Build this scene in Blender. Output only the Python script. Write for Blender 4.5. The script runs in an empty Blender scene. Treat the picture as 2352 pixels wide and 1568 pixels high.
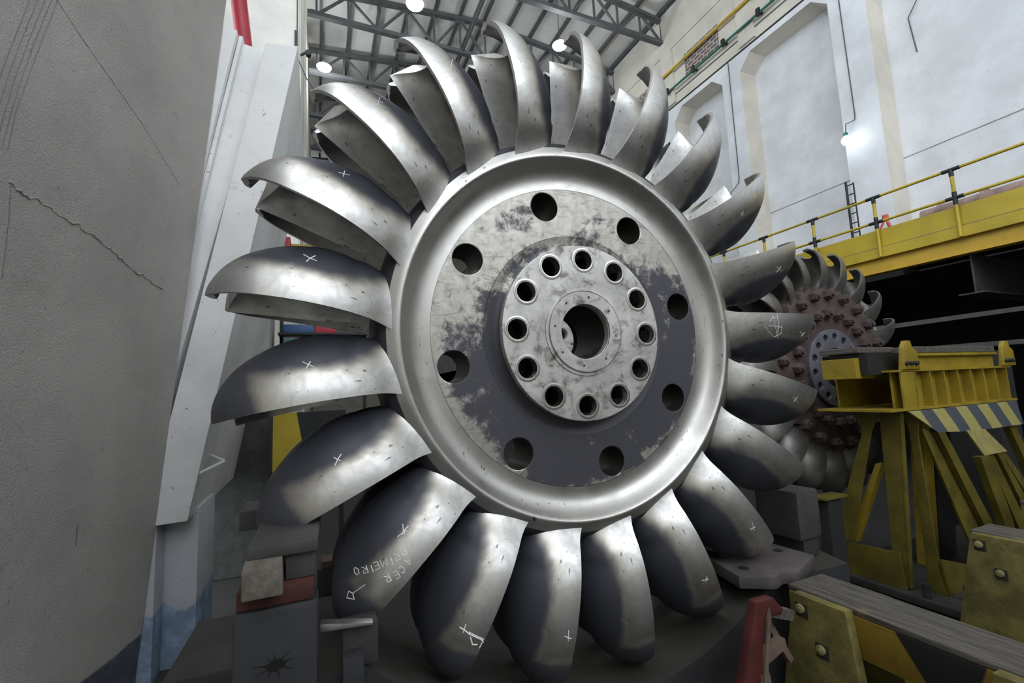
import bpy, bmesh, math, random
from mathutils import Vector, Matrix
from mathutils.bvhtree import BVHTree
random.seed(7)
PI = math.pi
scene = bpy.context.scene
COL = scene.collection

# ------------------------------------------------------------------ camera
F = 1045.333; CX, CY = 1176.0, 784.0
CAM = Vector((0, 0, 2.2))
ROWS = Matrix(((0.91953, 0.00144, 0.39302), (-0.39047, 0.11705, 0.91314), (-0.04469, -0.99312, 0.1082)))
cam_data = bpy.data.cameras.new('camera'); cam_data.sensor_width = 36.0; cam_data.lens = 16.0
cam_data.clip_start = 0.05; cam_data.clip_end = 200
cam = bpy.data.objects.new('camera', cam_data); COL.objects.link(cam)
cx_, cy_, cz_ = ROWS.col[0].normalized(), ROWS.col[1].normalized(), ROWS.col[2].normalized()
mw = Matrix(((cx_.x, -cy_.x, -cz_.x, CAM.x), (cx_.y, -cy_.y, -cz_.y, CAM.y), (cx_.z, -cy_.z, -cz_.z, CAM.z), (0, 0, 0, 1)))
cam.matrix_world = mw
scene.camera = cam

# ------------------------------------------------------------------ world, light, exposure
world = bpy.data.worlds.new('world'); scene.world = world; world.use_nodes = True
bg = world.node_tree.nodes['Background']; bg.inputs[0].default_value = (0.87, 0.93, 1.0, 1); bg.inputs[1].default_value = 6.0
scene.view_settings.view_transform = 'Standard'; scene.view_settings.look = 'None'
scene.view_settings.gamma = 1.0; scene.view_settings.use_curve_mapping = False
scene.view_settings.exposure = -0.75

# ------------------------------------------------------------------ helpers
def bm_obj(name, bm, mat=None, parent=None, smooth=None, recalc=True):
    if recalc: bmesh.ops.recalc_face_normals(bm, faces=bm.faces)
    me = bpy.data.meshes.new(name); bm.to_mesh(me); bm.free()
    if smooth is not None:
        me.polygons.foreach_set('use_smooth', [True] * len(me.polygons))
        me.set_sharp_from_angle(angle=math.radians(smooth))
    o = bpy.data.objects.new(name, me); COL.objects.link(o)
    if mat is not None:
        for m_ in (mat if isinstance(mat, (list, tuple)) else [mat]): me.materials.append(m_)
    if parent is not None: o.parent = parent
    return o
def tag(o, label=None, cat=None, group=None, kind=None):
    if label: o['label'] = label
    if cat: o['category'] = cat
    if group: o['group'] = group
    if kind: o['kind'] = kind
    return o
def empty(name, label, cat, loc=(0, 0, 0), rot=(0, 0, 0), group=None):
    o = bpy.data.objects.new(name, None); COL.objects.link(o)
    o.empty_display_size = 0.1; o.location = loc; o.rotation_euler = rot
    return tag(o, label, cat, group)
def struct(name, bm, mat, parent=None, smooth=None):
    o = bm_obj(name, bm, mat, parent, smooth)
    if parent is None: o['kind'] = 'structure'
    return o
def BM(): return bmesh.new()
def box(bm, lo, hi, bev=0.0, rot=None, jit=0.0):
    """axis box from lo to hi, optional bevel, rotation matrix about its own centre"""
    c = (Vector(lo) + Vector(hi)) / 2; s = Vector(hi) - Vector(lo)
    r = bmesh.ops.create_cube(bm, size=1.0)
    vs = r['verts']
    for v in vs:
        v.co = Vector((v.co.x * s.x, v.co.y * s.y, v.co.z * s.z))
        if jit: v.co += Vector((random.uniform(-jit, jit), random.uniform(-jit, jit), random.uniform(-jit, jit)))
    if bev > 0:
        es = list({e for v in vs for e in v.link_edges})
        rr = bmesh.ops.bevel(bm, geom=es, offset=bev, segments=2, affect='EDGES', profile=0.6)
        vs = list({v for f in rr['faces'] for v in f.verts} | {v for v in vs if v.is_valid})
    for v in vs:
        if rot is not None: v.co = rot @ v.co
        v.co += c
    return vs
def prism(bm, pts, vec, bev=0.0):
    """extrude a planar polygon (list of 3D points) by vec"""
    vec = Vector(vec)
    a = [bm.verts.new(Vector(p)) for p in pts]; b = [bm.verts.new(Vector(p) + vec) for p in pts]
    fs = [bm.faces.new(a), bm.faces.new(b[::-1])]
    n = len(pts)
    for i in range(n): fs.append(bm.faces.new((a[i], b[i], b[(i + 1) % n], a[(i + 1) % n])))
    bmesh.ops.recalc_face_normals(bm, faces=fs)
    if bev > 0:
        es = list({e for f in fs for e in f.edges})
        bmesh.ops.bevel(bm, geom=es, offset=bev, segments=2, affect='EDGES', profile=0.6)
def beam(bm, p, q, w, h, up=(0, 0, 1)):
    """rectangular bar from p to q; h measured along up, w across"""
    p, q = Vector(p), Vector(q); d = (q - p).normalized(); up = Vector(up)
    if abs(d.dot(up)) > 0.99: up = Vector((1, 0, 0))
    s = d.cross(up).normalized(); u = s.cross(d).normalized()
    o = []
    for e in (p, q):
        o.append([bm.verts.new(e + s * (a * w / 2) + u * (b * h / 2)) for a, b in ((-1, -1), (1, -1), (1, 1), (-1, 1))])
    bm.faces.new(o[0][::-1]); bm.faces.new(o[1])
    for i in range(4): bm.faces.new((o[0][i], o[0][(i + 1) % 4], o[1][(i + 1) % 4], o[1][i]))
def tube(bm, pts, r, n=10, caps=True):
    pts = [Vector(p) for p in pts]; rings = []
    prev = None
    for i, p in enumerate(pts):
        if i == 0: d = pts[1] - p
        elif i == len(pts) - 1: d = p - pts[i - 1]
        else: d = (pts[i + 1] - p).normalized() + (p - pts[i - 1]).normalized()
        d.normalize()
        if prev is None:
            up = Vector((0, 0, 1)) if abs(d.z) < 0.9 else Vector((1, 0, 0))
            s = d.cross(up).normalized()
        else:
            s = (prev - d * prev.dot(d)).normalized()
        prev = s; u = s.cross(d)
        rr = r[i] if isinstance(r, (list, tuple)) else r
        rings.append([bm.verts.new(p + (s * math.cos(2 * PI * k / n) + u * math.sin(2 * PI * k / n)) * rr) for k in range(n)])
    for a, b in zip(rings, rings[1:]):
        for k in range(n): bm.faces.new((a[k], a[(k + 1) % n], b[(k + 1) % n], b[k]))
    if caps: bm.faces.new(rings[0][::-1]); bm.faces.new(rings[-1])
def lathe_y(bm, prof, n=96, closed=False):
    """revolve (radius, y) profile about the Y axis"""
    rings = []
    for r, y in prof:
        if r < 1e-6: rings.append([bm.verts.new((0, y, 0))])
        else: rings.append([bm.verts.new((r * math.sin(2 * PI * k / n), y, r * math.cos(2 * PI * k / n))) for k in range(n)])
    pairs = list(zip(rings, rings[1:]))
    if closed: pairs.append((rings[-1], rings[0]))
    for a, b in pairs:
        if len(a) == 1 and len(b) == 1: continue
        for k in range(n):
            k2 = (k + 1) % n
            if len(a) == 1: bm.faces.new((a[0], b[k], b[k2]))
            elif len(b) == 1: bm.faces.new((a[k], b[0], a[k2]))
            else: bm.faces.new((a[k], b[k], b[k2], a[k2]))
def lathe_z(bm, prof, n=32, loc=(0, 0, 0)):
    b2 = BM(); lathe_y(b2, prof, n)
    M_ = Matrix.Translation(Vector(loc)) @ Matrix.Rotation(PI / 2, 4, 'X')
    for v in b2.verts: v.co = M_ @ v.co
    me = bpy.data.meshes.new('tmp'); b2.to_mesh(me); b2.free(); bm.from_mesh(me); bpy.data.meshes.remove(me)
def hexnut(bm, c, r, h, axis='Y', n=6, dome=True, spin=0.0):
    """bolt head with its axis along axis, seated at c and rising by h (towards negative axis)"""
    prof = [(r, 0), (r, h * .8), (r * .85, h)] + ([(r * .5, h), (r * .45, h * 1.3), (0, h * 1.3)] if dome else [(0, h)])
    rings = []
    c = Vector(c)
    def pos(rad, t, k, nn):
        a = 2 * PI * k / nn + spin
        x, z = rad * math.cos(a), rad * math.sin(a)
        if axis == 'Y': return c + Vector((x, -t, z))
        if axis == 'X': return c + Vector((-t, x, z))
        return c + Vector((x, z, t))
    for rad, t in prof:
        rings.append([bm.verts.new(pos(rad, t, k, n)) for k in range(n)] if rad > 0 else [bm.verts.new(pos(0, t, 0, n))])
    for a, b in zip(rings, rings[1:]):
        for k in range(n):
            if len(b) == 1: bm.faces.new((a[k], a[(k + 1) % n], b[0]))
            else: bm.faces.new((a[k], a[(k + 1) % n], b[(k + 1) % n], b[k]))
def plate_with_holes(outer, inner, holes, y0, y1, bev=0.004, res=40):
    """mesh of an annular plate (axis Y, from y0 to y1) pierced by round holes [(r, angle, radius)]"""
    cu = bpy.data.curves.new('c', 'CURVE'); cu.dimensions = '2D'; cu.fill_mode = 'BOTH'
    cu.extrude = abs(y1 - y0) / 2 - bev; cu.bevel_depth = bev; cu.bevel_resolution = 1; cu.offset = -bev
    def circ(x, y, r, n):
        sp = cu.splines.new('POLY'); sp.points.add(n - 1); sp.use_cyclic_u = True
        for k in range(n): sp.points[k].co = (x + r * math.cos(2 * PI * k / n), y + r * math.sin(2 * PI * k / n), 0, 1)
    circ(0, 0, outer, 128)
    if inner: circ(0, 0, inner, 96)
    for r, a, rad in holes: circ(r * math.sin(a), r * math.cos(a), rad, res)
    ob = bpy.data.objects.new('tmp', cu); COL.objects.link(ob)
    bpy.context.view_layer.update()
    me = bpy.data.meshes.new_from_object(ob.evaluated_get(bpy.context.evaluated_depsgraph_get()))
    bpy.data.objects.remove(ob); bpy.data.curves.remove(cu)
    bm = BM(); bm.from_mesh(me); bpy.data.meshes.remove(me)
    for v in bm.verts: v.co = Vector((v.co.x, (y0 + y1) / 2 - v.co.z, v.co.y))
    bmesh.ops.remove_doubles(bm, verts=bm.verts, dist=1e-5)
    return bm
def interp(tab, x):
    if x <= tab[0][0]: return tab[0][1]
    for (a, b), (c, d) in zip(tab, tab[1:]):
        if x <= c:
            t = (x - a) / (c - a); return b + (d - b) * t
    return tab[-1][1]
def sinterp(tab, x):
    """smooth (Catmull-Rom) interpolation"""
    n = len(tab)
    if x <= tab[0][0]: return tab[0][1]
    if x >= tab[-1][0]: return tab[-1][1]
    for i in range(n - 1):
        if x <= tab[i + 1][0]:
            x0, y0 = tab[i]; x1, y1 = tab[i + 1]; h = x1 - x0; t = (x - x0) / h
            m0 = (tab[i + 1][1] - tab[i - 1][1]) / (tab[i + 1][0] - tab[i - 1][0]) if i > 0 else (y1 - y0) / h
            m1 = (tab[i + 2][1] - tab[i][1]) / (tab[i + 2][0] - tab[i][0]) if i + 2 < n else (y1 - y0) / h
            t2, t3 = t * t, t * t * t
            return (2 * t3 - 3 * t2 + 1) * y0 + (t3 - 2 * t2 + t) * h * m0 + (-2 * t3 + 3 * t2) * y1 + (t3 - t2) * h * m1

# ------------------------------------------------------------------ materials
class NT:
    def __init__(s, name):
        s.m = bpy.data.materials.new(name); s.m.use_nodes = True
        s.t = s.m.node_tree; s.n = s.t.nodes; s.b = s.n['Principled BSDF']
        s.co = None
    def add(s, typ, **kw):
        x = s.n.new(typ)
        for k, v in kw.items(): setattr(x, k, v)
        return x
    def link(s, a, b): s.t.links.new(a, b)
    def coord(s, scale=(1, 1, 1), src='Object'):
        tc = s.add('ShaderNodeTexCoord'); mp = s.add('ShaderNodeMapping'); mp.inputs['Scale'].default_value = scale
        s.link(tc.outputs[src], mp.inputs[0]); return mp.outputs[0]
    def noise(s, scale, detail=4, rough=0.55, vec=None, dist=0.0):
        x = s.add('ShaderNodeTexNoise'); x.inputs['Scale'].default_value = scale; x.inputs['Detail'].default_value = detail
        x.inputs['Roughness'].default_value = rough; x.inputs['Distortion'].default_value = dist
        s.link(vec if vec is not None else s.coord(), x.inputs['Vector']); return x.outputs['Fac']
    def ramp(s, fac, stops):
        x = s.add('ShaderNodeValToRGB'); e = x.color_ramp.elements
        while len(e) < len(stops): e.new(0.5)
        for el, (p, c) in zip(e, stops): el.position = p; el.color = (*c, 1) if len(c) == 3 else c
        s.link(fac, x.inputs[0]); return x.outputs[0]
    def frange(s, fac, a, b, c=0.0, d=1.0):
        x = s.add('ShaderNodeMapRange'); x.interpolation_type = 'SMOOTHSTEP'
        for i, v in zip((1, 2, 3, 4), (a, b, c, d)): x.inputs[i].default_value = v
        s.link(fac, x.inputs[0]); return x.outputs[0]
    def math(s, op, a, b=None, c=None):
        x = s.add('ShaderNodeMath', operation=op)
        for i, v in enumerate((a, b, c)):
            if v is None: continue
            if isinstance(v, (int, float)): x.inputs[i].default_value = v
            else: s.link(v, x.inputs[i])
        return x.outputs[0]
    def mix(s, fac, a, b, blend='MIX'):
        x = s.add('ShaderNodeMix', data_type='RGBA', blend_type=blend)
        for i, v in ((0, fac), (6, a), (7, b)):
            if isinstance(v, (int, float)): x.inputs[i].default_value = v
            elif isinstance(v, tuple): x.inputs[i].default_value = (*v, 1)
            else: s.link(v, x.inputs[i])
        return x.outputs[2]
    def sep(s, vec):
        x = s.add('ShaderNodeSeparateXYZ'); s.link(vec, x.inputs[0]); return x.outputs
    def bump(s, h, strength=0.3, dist=0.01):
        x = s.add('ShaderNodeBump'); x.inputs['Strength'].default_value = strength; x.inputs['Distance'].default_value = dist
        s.link(h, x.inputs['Height']); s.link(x.outputs[0], s.b.inputs['Normal'])
    def set(s, **kw):
        for k, v in kw.items():
            i = s.b.inputs[k.replace('_', ' ')]
            if isinstance(v, (int, float)): i.default_value = v
            elif isinstance(v, tuple): i.default_value = (*v, 1)
            else: s.link(v, i)
        return s

def painted(name, col, var=0.25, scale=3.0, rough=0.6, bump=0.15, grime=(0.05, 0.045, 0.04), gr=0.35, fine=40, metal=0.0, src='Object', glim=(0.52, 0.78)):
    m = NT(name)
    v = m.coord(src=src)
    n1 = m.noise(scale, 6, 0.6, v); n2 = m.noise(fine, 3, 0.6, v)
    c = m.mix(m.frange(n1, 0.3, 0.7), tuple(x * (1 - var) for x in col), tuple(min(1, x * (1 + var)) for x in col))
    n3 = m.noise(scale * 2.3, 8, 0.7, v, 0.4)
    g = m.math('MULTIPLY', m.frange(n3, *glim), gr)
    c = m.mix(g, c, grime)
    m.set(Base_Color=c, Roughness=rough, Metallic=metal)
    m.bump(m.math('ADD', m.math('MULTIPLY', n2, 0.5), n1), bump, 0.01)
    return m.m

def concrete(name, col, gr=0.4, bscale=60, bstr=0.35, stain=(0.12, 0.11, 0.10), bdist=0.01, low=None):
    m = NT(name); v = m.coord()
    n1 = m.noise(0.9, 6, 0.6, v); n2 = m.noise(bscale, 4, 0.65, v); n3 = m.noise(4.5, 9, 0.7, v, 0.6)
    c = m.mix(m.frange(n1, 0.3, 0.7), tuple(x * 0.86 for x in col), tuple(min(1, x * 1.1) for x in col))
    c = m.mix(m.math('MULTIPLY', m.frange(n3, 0.56, 0.8), gr), c, stain)
    pits = m.noise(22, 3, 0.5, v)
    c = m.mix(m.math('MULTIPLY', m.frange(pits, 0.70, 0.74), 0.6), c, stain)
    if low is not None:                        # a lower band with a ragged edge: dado paint, on the rear pillar painted shade
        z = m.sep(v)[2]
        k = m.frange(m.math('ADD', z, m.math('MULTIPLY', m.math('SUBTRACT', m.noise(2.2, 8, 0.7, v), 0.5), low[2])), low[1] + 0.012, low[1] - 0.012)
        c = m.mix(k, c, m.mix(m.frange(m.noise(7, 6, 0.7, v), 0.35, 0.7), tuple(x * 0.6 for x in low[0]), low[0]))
    m.set(Base_Color=c, Roughness=0.85)
    m.bump(m.math('ADD', n2, m.math('MULTIPLY', n3, 0.6)), bstr, bdist)
    return m.m

def brushed(name, col=(0.60, 0.585, 0.56), rough=0.36, specks=True):
    m = NT(name); v = m.coord()
    n1 = m.noise(3.0, 6, 0.6, v); n2 = m.noise(9, 8, 0.7, v, 0.5)
    c = m.mix(m.frange(n1, 0.3, 0.7), tuple(x * 0.84 for x in col), col)
    c = m.mix(m.math('MULTIPLY', m.frange(n2, 0.55, 0.8), 0.35), c, (0.30, 0.27, 0.24))
    if specks:
        sp = m.noise(60, 2, 0.5, m.coord((1.0, 1.0, 0.35)))
        area = m.frange(m.noise(1.3, 3, 0.5, v), 0.45, 0.65)
        k = m.math('MULTIPLY', m.frange(sp, 0.66, 0.71), area)
        c = m.mix(m.math('MULTIPLY', k, 0.85), c, (0.05, 0.045, 0.04))
    m.set(Base_Color=c, Metallic=0.95, Roughness=m.frange(n2, 0.2, 0.8, rough - 0.06, rough + 0.12))
    m.bump(m.noise(180, 2, 0.5, m.coord((1, 1, 0.15))), 0.05, 0.002)
    return m.m

def bucket_metal(name, tip_low=True):
    """ground bright metal near the lip, blue-grey mill scale left on the back and at the tip"""
    m = NT(name); v = m.coord(); s = m.sep(v)
    n1 = m.noise(4.0, 7, 0.62, v, 0.3); n2 = m.noise(11, 8, 0.7, v, 0.5); n0 = m.noise(1.8, 3, 0.5, v)
    oi = m.add('ShaderNodeObjectInfo'); oc = m.add('ShaderNodeSeparateColor'); m.link(oi.outputs['Color'], oc.inputs[0])
    tipd, shift = oc.outputs[0], oc.outputs[1]          # per bucket: how much scale is left at the tip / on the back
    wob = m.math('ADD', m.math('MULTIPLY', m.math('SUBTRACT', n1, 0.5), 0.10), m.math('MULTIPLY', m.math('SUBTRACT', n0, 0.5), 0.12))
    x = m.math('ADD', s[0], wob)
    # back: depth beyond about 0.19
    lim = m.math('SUBTRACT', x, m.math('MULTIPLY', shift, 0.2))
    rad = m.math('MULTIPLY', m.math('SUBTRACT', s[2], 1.42), 0.10)
    back = m.frange(m.math('SUBTRACT', lim, m.math('ABSOLUTE', rad)), 0.095, 0.165)
    warm = m.frange(m.math('SUBTRACT', lim, m.math('ABSOLUTE', rad)), 0.02, 0.15)
    tz = m.math('ADD', s[2], m.math('MULTIPLY', wob, 0.9))
    tip = m.math('MULTIPLY', m.frange(tz, 1.69, 1.76), tipd)
    tipw = m.math('MULTIPLY', m.frange(tz, 1.55, 1.74), tipd)
    dark = m.math('MAXIMUM', back, tip); wm = m.math('MAXIMUM', warm, tipw)
    # only on the outside
    c = m.mix(m.frange(n2, 0.35, 0.7), (0.66, 0.655, 0.64), (0.50, 0.49, 0.47))
    c = m.mix(m.math('MULTIPLY', wm, 0.75), c, (0.33, 0.285, 0.225))
    c = m.mix(dark, c, (0.047, 0.049, 0.062))
    sp = m.noise(48, 2, 0.5, m.coord((1.0, 0.5, 0.4)))
    near = m.frange(s[2], 1.6, 1.15, 0.0, 0.05)
    c = m.mix(m.math('MULTIPLY', m.frange(m.math('ADD', sp, near), 0.70, 0.74), 0.65), c, (0.05, 0.045, 0.04))
    m.set(Base_Color=c, Metallic=m.math('SUBTRACT', 0.95, m.math('MULTIPLY', dark, 0.75)),
          Roughness=m.math('ADD', m.frange(n2, 0.25, 0.75, 0.34, 0.48), m.math('MULTIPLY', dark, 0.06)))
    m.bump(n2, 0.06, 0.01)
    return m.m

def plate_metal(name):
    """machined face half covered by dark scale"""
    m = NT(name); v = m.coord()
    n1 = m.noise(1.9, 8, 0.62, v, 0.6); n2 = m.noise(14, 9, 0.75, v, 0.4)
    s = m.sep(v)
    bias = m.math('MULTIPLY', m.math('ADD', m.math('MULTIPLY', s[0], 0.05), m.math('MULTIPLY', s[2], -0.20)), 1.0)
    r2 = m.math('SQRT', m.math('ADD', m.math('MULTIPLY', s[0], s[0]), m.math('MULTIPLY', s[2], s[2])))
    edge = m.math('SUBTRACT', m.frange(r2, 0.80, 0.93, 0.0, 0.20), m.frange(r2, 0.70, 0.54, 0.0, 0.08))
    f = m.math('SUBTRACT', m.math('ADD', m.math('ADD', n1, m.math('MULTIPLY', m.math('SUBTRACT', n2, 0.5), 0.55)), bias), edge)
    k = m.frange(f, 0.39, 0.52)
    c = m.mix(m.frange(n2, 0.3, 0.7), (0.60, 0.58, 0.53), (0.36, 0.34, 0.30))
    sc = m.noise(5, 8, 0.75, m.coord((1.0, 1.0, 6.0)), 0.8)
    c = m.mix(m.math('MULTIPLY', m.frange(sc, 0.52, 0.7), 0.7), c, (0.16, 0.15, 0.16))
    c = m.mix(k, c, (0.080, 0.078, 0.092))
    m.set(Base_Color=c, Metallic=m.math('SUBTRACT', 0.92, m.math('MULTIPLY', k, 0.6)), Roughness=m.frange(k, 0, 1, 0.50, 0.56))
    m.bump(n2, 0.08, 0.004)
    return m.m

def emit(name, col, st):
    m = NT(name); m.set(Base_Color=(0.9, 0.9, 0.9), Emission_Color=col, Emission_Strength=st); return m.m
def plain(name, col, rough=0.6, metal=0.0):
    return painted(name, col, 0.15, 4, rough, 0.05, metal=metal, gr=0.2)

M = {}
M['bucket'] = bucket_metal('bucket_metal')
M['rim'] = brushed('rim_metal')
M['plate'] = plate_metal('plate_metal')
M['flange'] = painted('flange_metal', (0.60, 0.585, 0.56), 0.22, 5, 0.52, 0.12, (0.075, 0.058, 0.046), 0.85, 60, metal=0.7, glim=(0.48, 0.70))
M['ring'] = brushed('ring_metal', (0.66, 0.65, 0.62), 0.28, False)
M['bore'] = plain('bore_dark', (0.03, 0.028, 0.026), 0.5, 0.5)
M['chalk'] = plain('chalk', (0.88, 0.88, 0.86), 0.9)
M['wall_left'] = concrete('left_plaster', (0.47, 0.445, 0.42), 0.35, 85, 0.85, (0.24, 0.22, 0.20), 0.010, low=((0.10, 0.12, 0.16), 0.42, 0.05))
M['strut'] = concrete('white_concrete', (0.80, 0.80, 0.80), 0.35, 60, 0.25)
M['pillar'] = concrete('pillar_paint', (0.50, 0.52, 0.55), 0.3, 60, 0.2, low=((0.30, 0.40, 0.56), 0.50, 0.4))
M['white'] = concrete('white_wall', (0.74, 0.76, 0.79), 0.16, 50, 0.15, (0.45, 0.42, 0.38))
M['cream'] = concrete('cream_wall', (0.66, 0.63, 0.55), 0.25, 50, 0.15, (0.40, 0.36, 0.30))
M['roof'] = painted('roof_sheet', (0.84, 0.83, 0.80), 0.1, 0.6, 0.7, 0.02, (0.3, 0.29, 0.28), 0.3)
M['steel_dark'] = plain('truss_steel', (0.10, 0.10, 0.105), 0.6)
M['floor'] = concrete('floor_concrete', (0.035, 0.034, 0.032), 0.5, 40, 0.3, (0.015, 0.015, 0.015))
M['black'] = plain('unlit_room', (0.02, 0.02, 0.02), 0.9)  # near-black; on the bay walls it stands in for missing light
M['yellow'] = painted('yellow_paint', (0.50, 0.375, 0.028), 0.12, 2, 0.5, 0.05, (0.25, 0.17, 0.04), 0.35)
M['trestle'] = painted('grimy_yellow_paint', (0.31, 0.22, 0.020), 0.2, 3, 0.55, 0.1, (0.10, 0.075, 0.02), 0.6)
M['orange'] = painted('amber_paint', (0.56, 0.36, 0.035), 0.12, 2, 0.5, 0.05, (0.22, 0.14, 0.04), 0.35)
M['yellow_old_shaded'] = painted('worn_shaded_yellow_paint', (0.118, 0.094, 0.011), 0.32, 4, 0.6, 0.25, (0.07, 0.055, 0.03), 0.75)  # worn yellow, darkened for legs that stand in the head's shadow
M['yellow_wood'] = painted('yellow_painted_wood', (0.150, 0.126, 0.034), 0.40, 6, 0.7, 0.6, (0.06, 0.05, 0.035), 0.8, 60)
M['black_paint'] = plain('black_paint', (0.018, 0.018, 0.018), 0.6)
M['steel_grey'] = painted('grey_steel', (0.042, 0.040, 0.037), 0.25, 4, 0.6, 0.15, (0.02, 0.02, 0.02), 0.5, metal=0.1)
M['steel_blue'] = painted('blue_grey_steel', (0.034, 0.034, 0.038), 0.2, 3, 0.6, 0.15, (0.02, 0.02, 0.02), 0.4, metal=0.1)
M['plate_grey'] = painted('grey_primed_plate', (0.054, 0.052, 0.050), 0.2, 6, 0.65, 0.15, (0.045, 0.04, 0.038), 0.5)
M['red'] = painted('red_paint', (0.42, 0.03, 0.05), 0.15, 3, 0.45, 0.05)
M['red_old'] = painted('worn_red_paint', (0.062, 0.018, 0.014), 0.35, 6, 0.75, 0.3, (0.045, 0.03, 0.026), 0.6)
M['pink_wood'] = painted('pinkish_bare_timber', (0.16, 0.108, 0.085), 0.25, 7, 0.75, 0.3, (0.08, 0.06, 0.05), 0.6)
M['green'] = plain('green_paint', (0.03, 0.16, 0.13), 0.5)
M['bright_steel'] = brushed('bright_steel', (0.55, 0.55, 0.56), 0.35, False)
M['rust'] = painted('rusty_steel', (0.085, 0.058, 0.056), 0.3, 5, 0.7, 0.2, (0.05, 0.04, 0.04), 0.5)
M['w2flange'] = painted('lilac_grey_steel', (0.17, 0.17, 0.20), 0.2, 5, 0.5, 0.1, metal=0.3)
M['bulb'] = emit('bulb_glow', (0.9, 0.97, 1.0, 1)[:3], 14.0)
M['teal'] = plain('teal_paint', (0.10, 0.22, 0.22), 0.5)
M['blue'] = plain('blue_paint', (0.04, 0.10, 0.25), 0.5)
def wood(name, a, b, sc=(1, 1, 14)):
    m = NT(name); v = m.coord(sc); n = m.noise(3.5, 8, 0.7, v, 0.6); n2 = m.noise(5, 6, 0.7)
    c = m.mix(m.frange(n, 0.3, 0.7), a, b)
    c = m.mix(m.math('MULTIPLY', m.frange(n2, 0.60, 0.75), 0.5), c, (0.30, 0.22, 0.05) if 'top' in name else (0.05, 0.045, 0.04))
    m.set(Base_Color=c, Roughness=0.8); m.bump(n, 0.6, 0.01); return m.m
M['wood_top'] = wood('weathered_timber_top', (0.045, 0.04, 0.034), (0.15, 0.135, 0.115), (14, 1, 14))
M['wood_block'] = wood('timber_block', (0.10, 0.085, 0.07), (0.20, 0.175, 0.15), (6, 1, 6))
def stripes(name):
    m = NT(name); s = m.sep(m.coord())
    t = m.math('FRACT', m.math('MULTIPLY', m.math('ADD', s[0], m.math('MULTIPLY', s[2], 0.55)), 2.55))
    n = m.noise(7, 6, 0.7)
    c = m.mix(m.frange(t, 0.49, 0.51), m.mix(n, (0.42, 0.37, 0.12), (0.30, 0.27, 0.10)), (0.07, 0.08, 0.095))
    m.set(Base_Color=c, Roughness=0.6); return m.m
M['stripe'] = stripes('hazard_stripes')
def barrier_side(name):
    """yellow board with broad black bands that form a V"""
    m = NT(name); s = m.sep(m.coord()); v = m.coord()
    z = m.math('SUBTRACT', 1.0, s[2])
    y = s[1]
    a = m.math('SUBTRACT', 1.46 - 1.2675, m.math('MULTIPLY', z, 0.60))
    b = m.math('ADD', 1.10 - 1.2675, m.math('MULTIPLY', z, 0.35))
    k = m.math('MULTIPLY', m.frange(m.math('SUBTRACT', a, y), -0.006, 0.006), m.frange(m.math('SUBTRACT', y, b), -0.006, 0.006))
    n = m.noise(9, 8, 0.7, v, 0.4)
    c = m.mix(m.frange(n, 0.3, 0.7), (0.18, 0.11, 0.010), (0.25, 0.165, 0.017))
    c = m.mix(k, c, (0.012, 0.012, 0.012))
    m.set(Base_Color=c, Roughness=0.6); m.bump(n, 0.25, 0.006); return m.m
M['barrier_side'] = barrier_side('barrier_board_paint')
def bricks(name):
    m = NT(name); br = m.add('ShaderNodeTexBrick')
    sv = m.sep(m.coord()); cb = m.add('ShaderNodeCombineXYZ'); m.link(sv[1], cb.inputs[0]); m.link(sv[2], cb.inputs[1])
    m.link(cb.outputs[0], br.inputs['Vector'])
    br.inputs['Color1'].default_value = (0.17, 0.12, 0.11, 1); br.inputs['Color2'].default_value = (0.13, 0.095, 0.09, 1)
    br.inputs['Mortar'].default_value = (0.42, 0.39, 0.36, 1); br.inputs['Scale'].default_value = 1.0
    br.inputs['Brick Width'].default_value = 0.26; br.inputs['Row Height'].default_value = 0.115; br.inputs['Mortar Size'].default_value = 0.022
    m.set(Base_Color=br.outputs[0], Roughness=0.9); return m.m
M['brick'] = bricks('brick_infill')

# ================================================================== THE SETTING
WX = 11.0          # inner face of the right wall
ROOF_Z = 14.80
# floor
b = BM(); box(b, (-9, -8, -0.3), (17, 46, 0)); struct('floor', b, M['floor'])

# right wall: piers, recessed panels with cut corners, upper cornice
def right_wall():
    b = BM()
    D = 0.62                                   # depth of the recessed panels
    GZ = 4.2                                   # wall starts above the dark bay under the walkway
    piers = [(5.20, 5.95), (8.36, 8.98), (10.92, 11.6), (13.6, 14.2), (16.2, 16.8), (18.8, 19.4), (21.4, 46.0)]
    recs = [(-8.0, 5.20)] + [(piers[i][1], piers[i + 1][0]) for i in range(6)]
    top = 11.26
    box(b, (WX, -8, top), (WX + D + 0.3, 46, ROOF_Z + 0.3))
    for y0, y1 in piers: box(b, (WX, y0, GZ), (WX + D + 0.3, y1, top))
    for y0, y1 in recs:
        box(b, (WX + D, y0, GZ), (WX + D + 0.3, y1, top))
        c = 0.32                               # cut corners of the panel head
        for ya, s in ((y1, -1), (y0, 1)):
            if ya < -7: continue
            pts = [(WX, ya, top - c), (WX, ya, top), (WX, ya + s * c, top), (WX, ya + s * c * 0.35, top - c * 0.35)]
            pts = [(WX, ya, top - c * 1.1), (WX, ya, top), (WX, ya + s * c * 1.1, top)]
            prism(b, pts, (D, 0, 0))
    return b
wr = struct('wall_right', right_wall(), [M['white'], concrete('reveal_paint', (0.70, 0.66, 0.58), 0.3, 50, 0.15, (0.42, 0.37, 0.31))])
for p in wr.data.polygons:
    if p.normal.x > -0.5: p.material_index = 1
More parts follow.
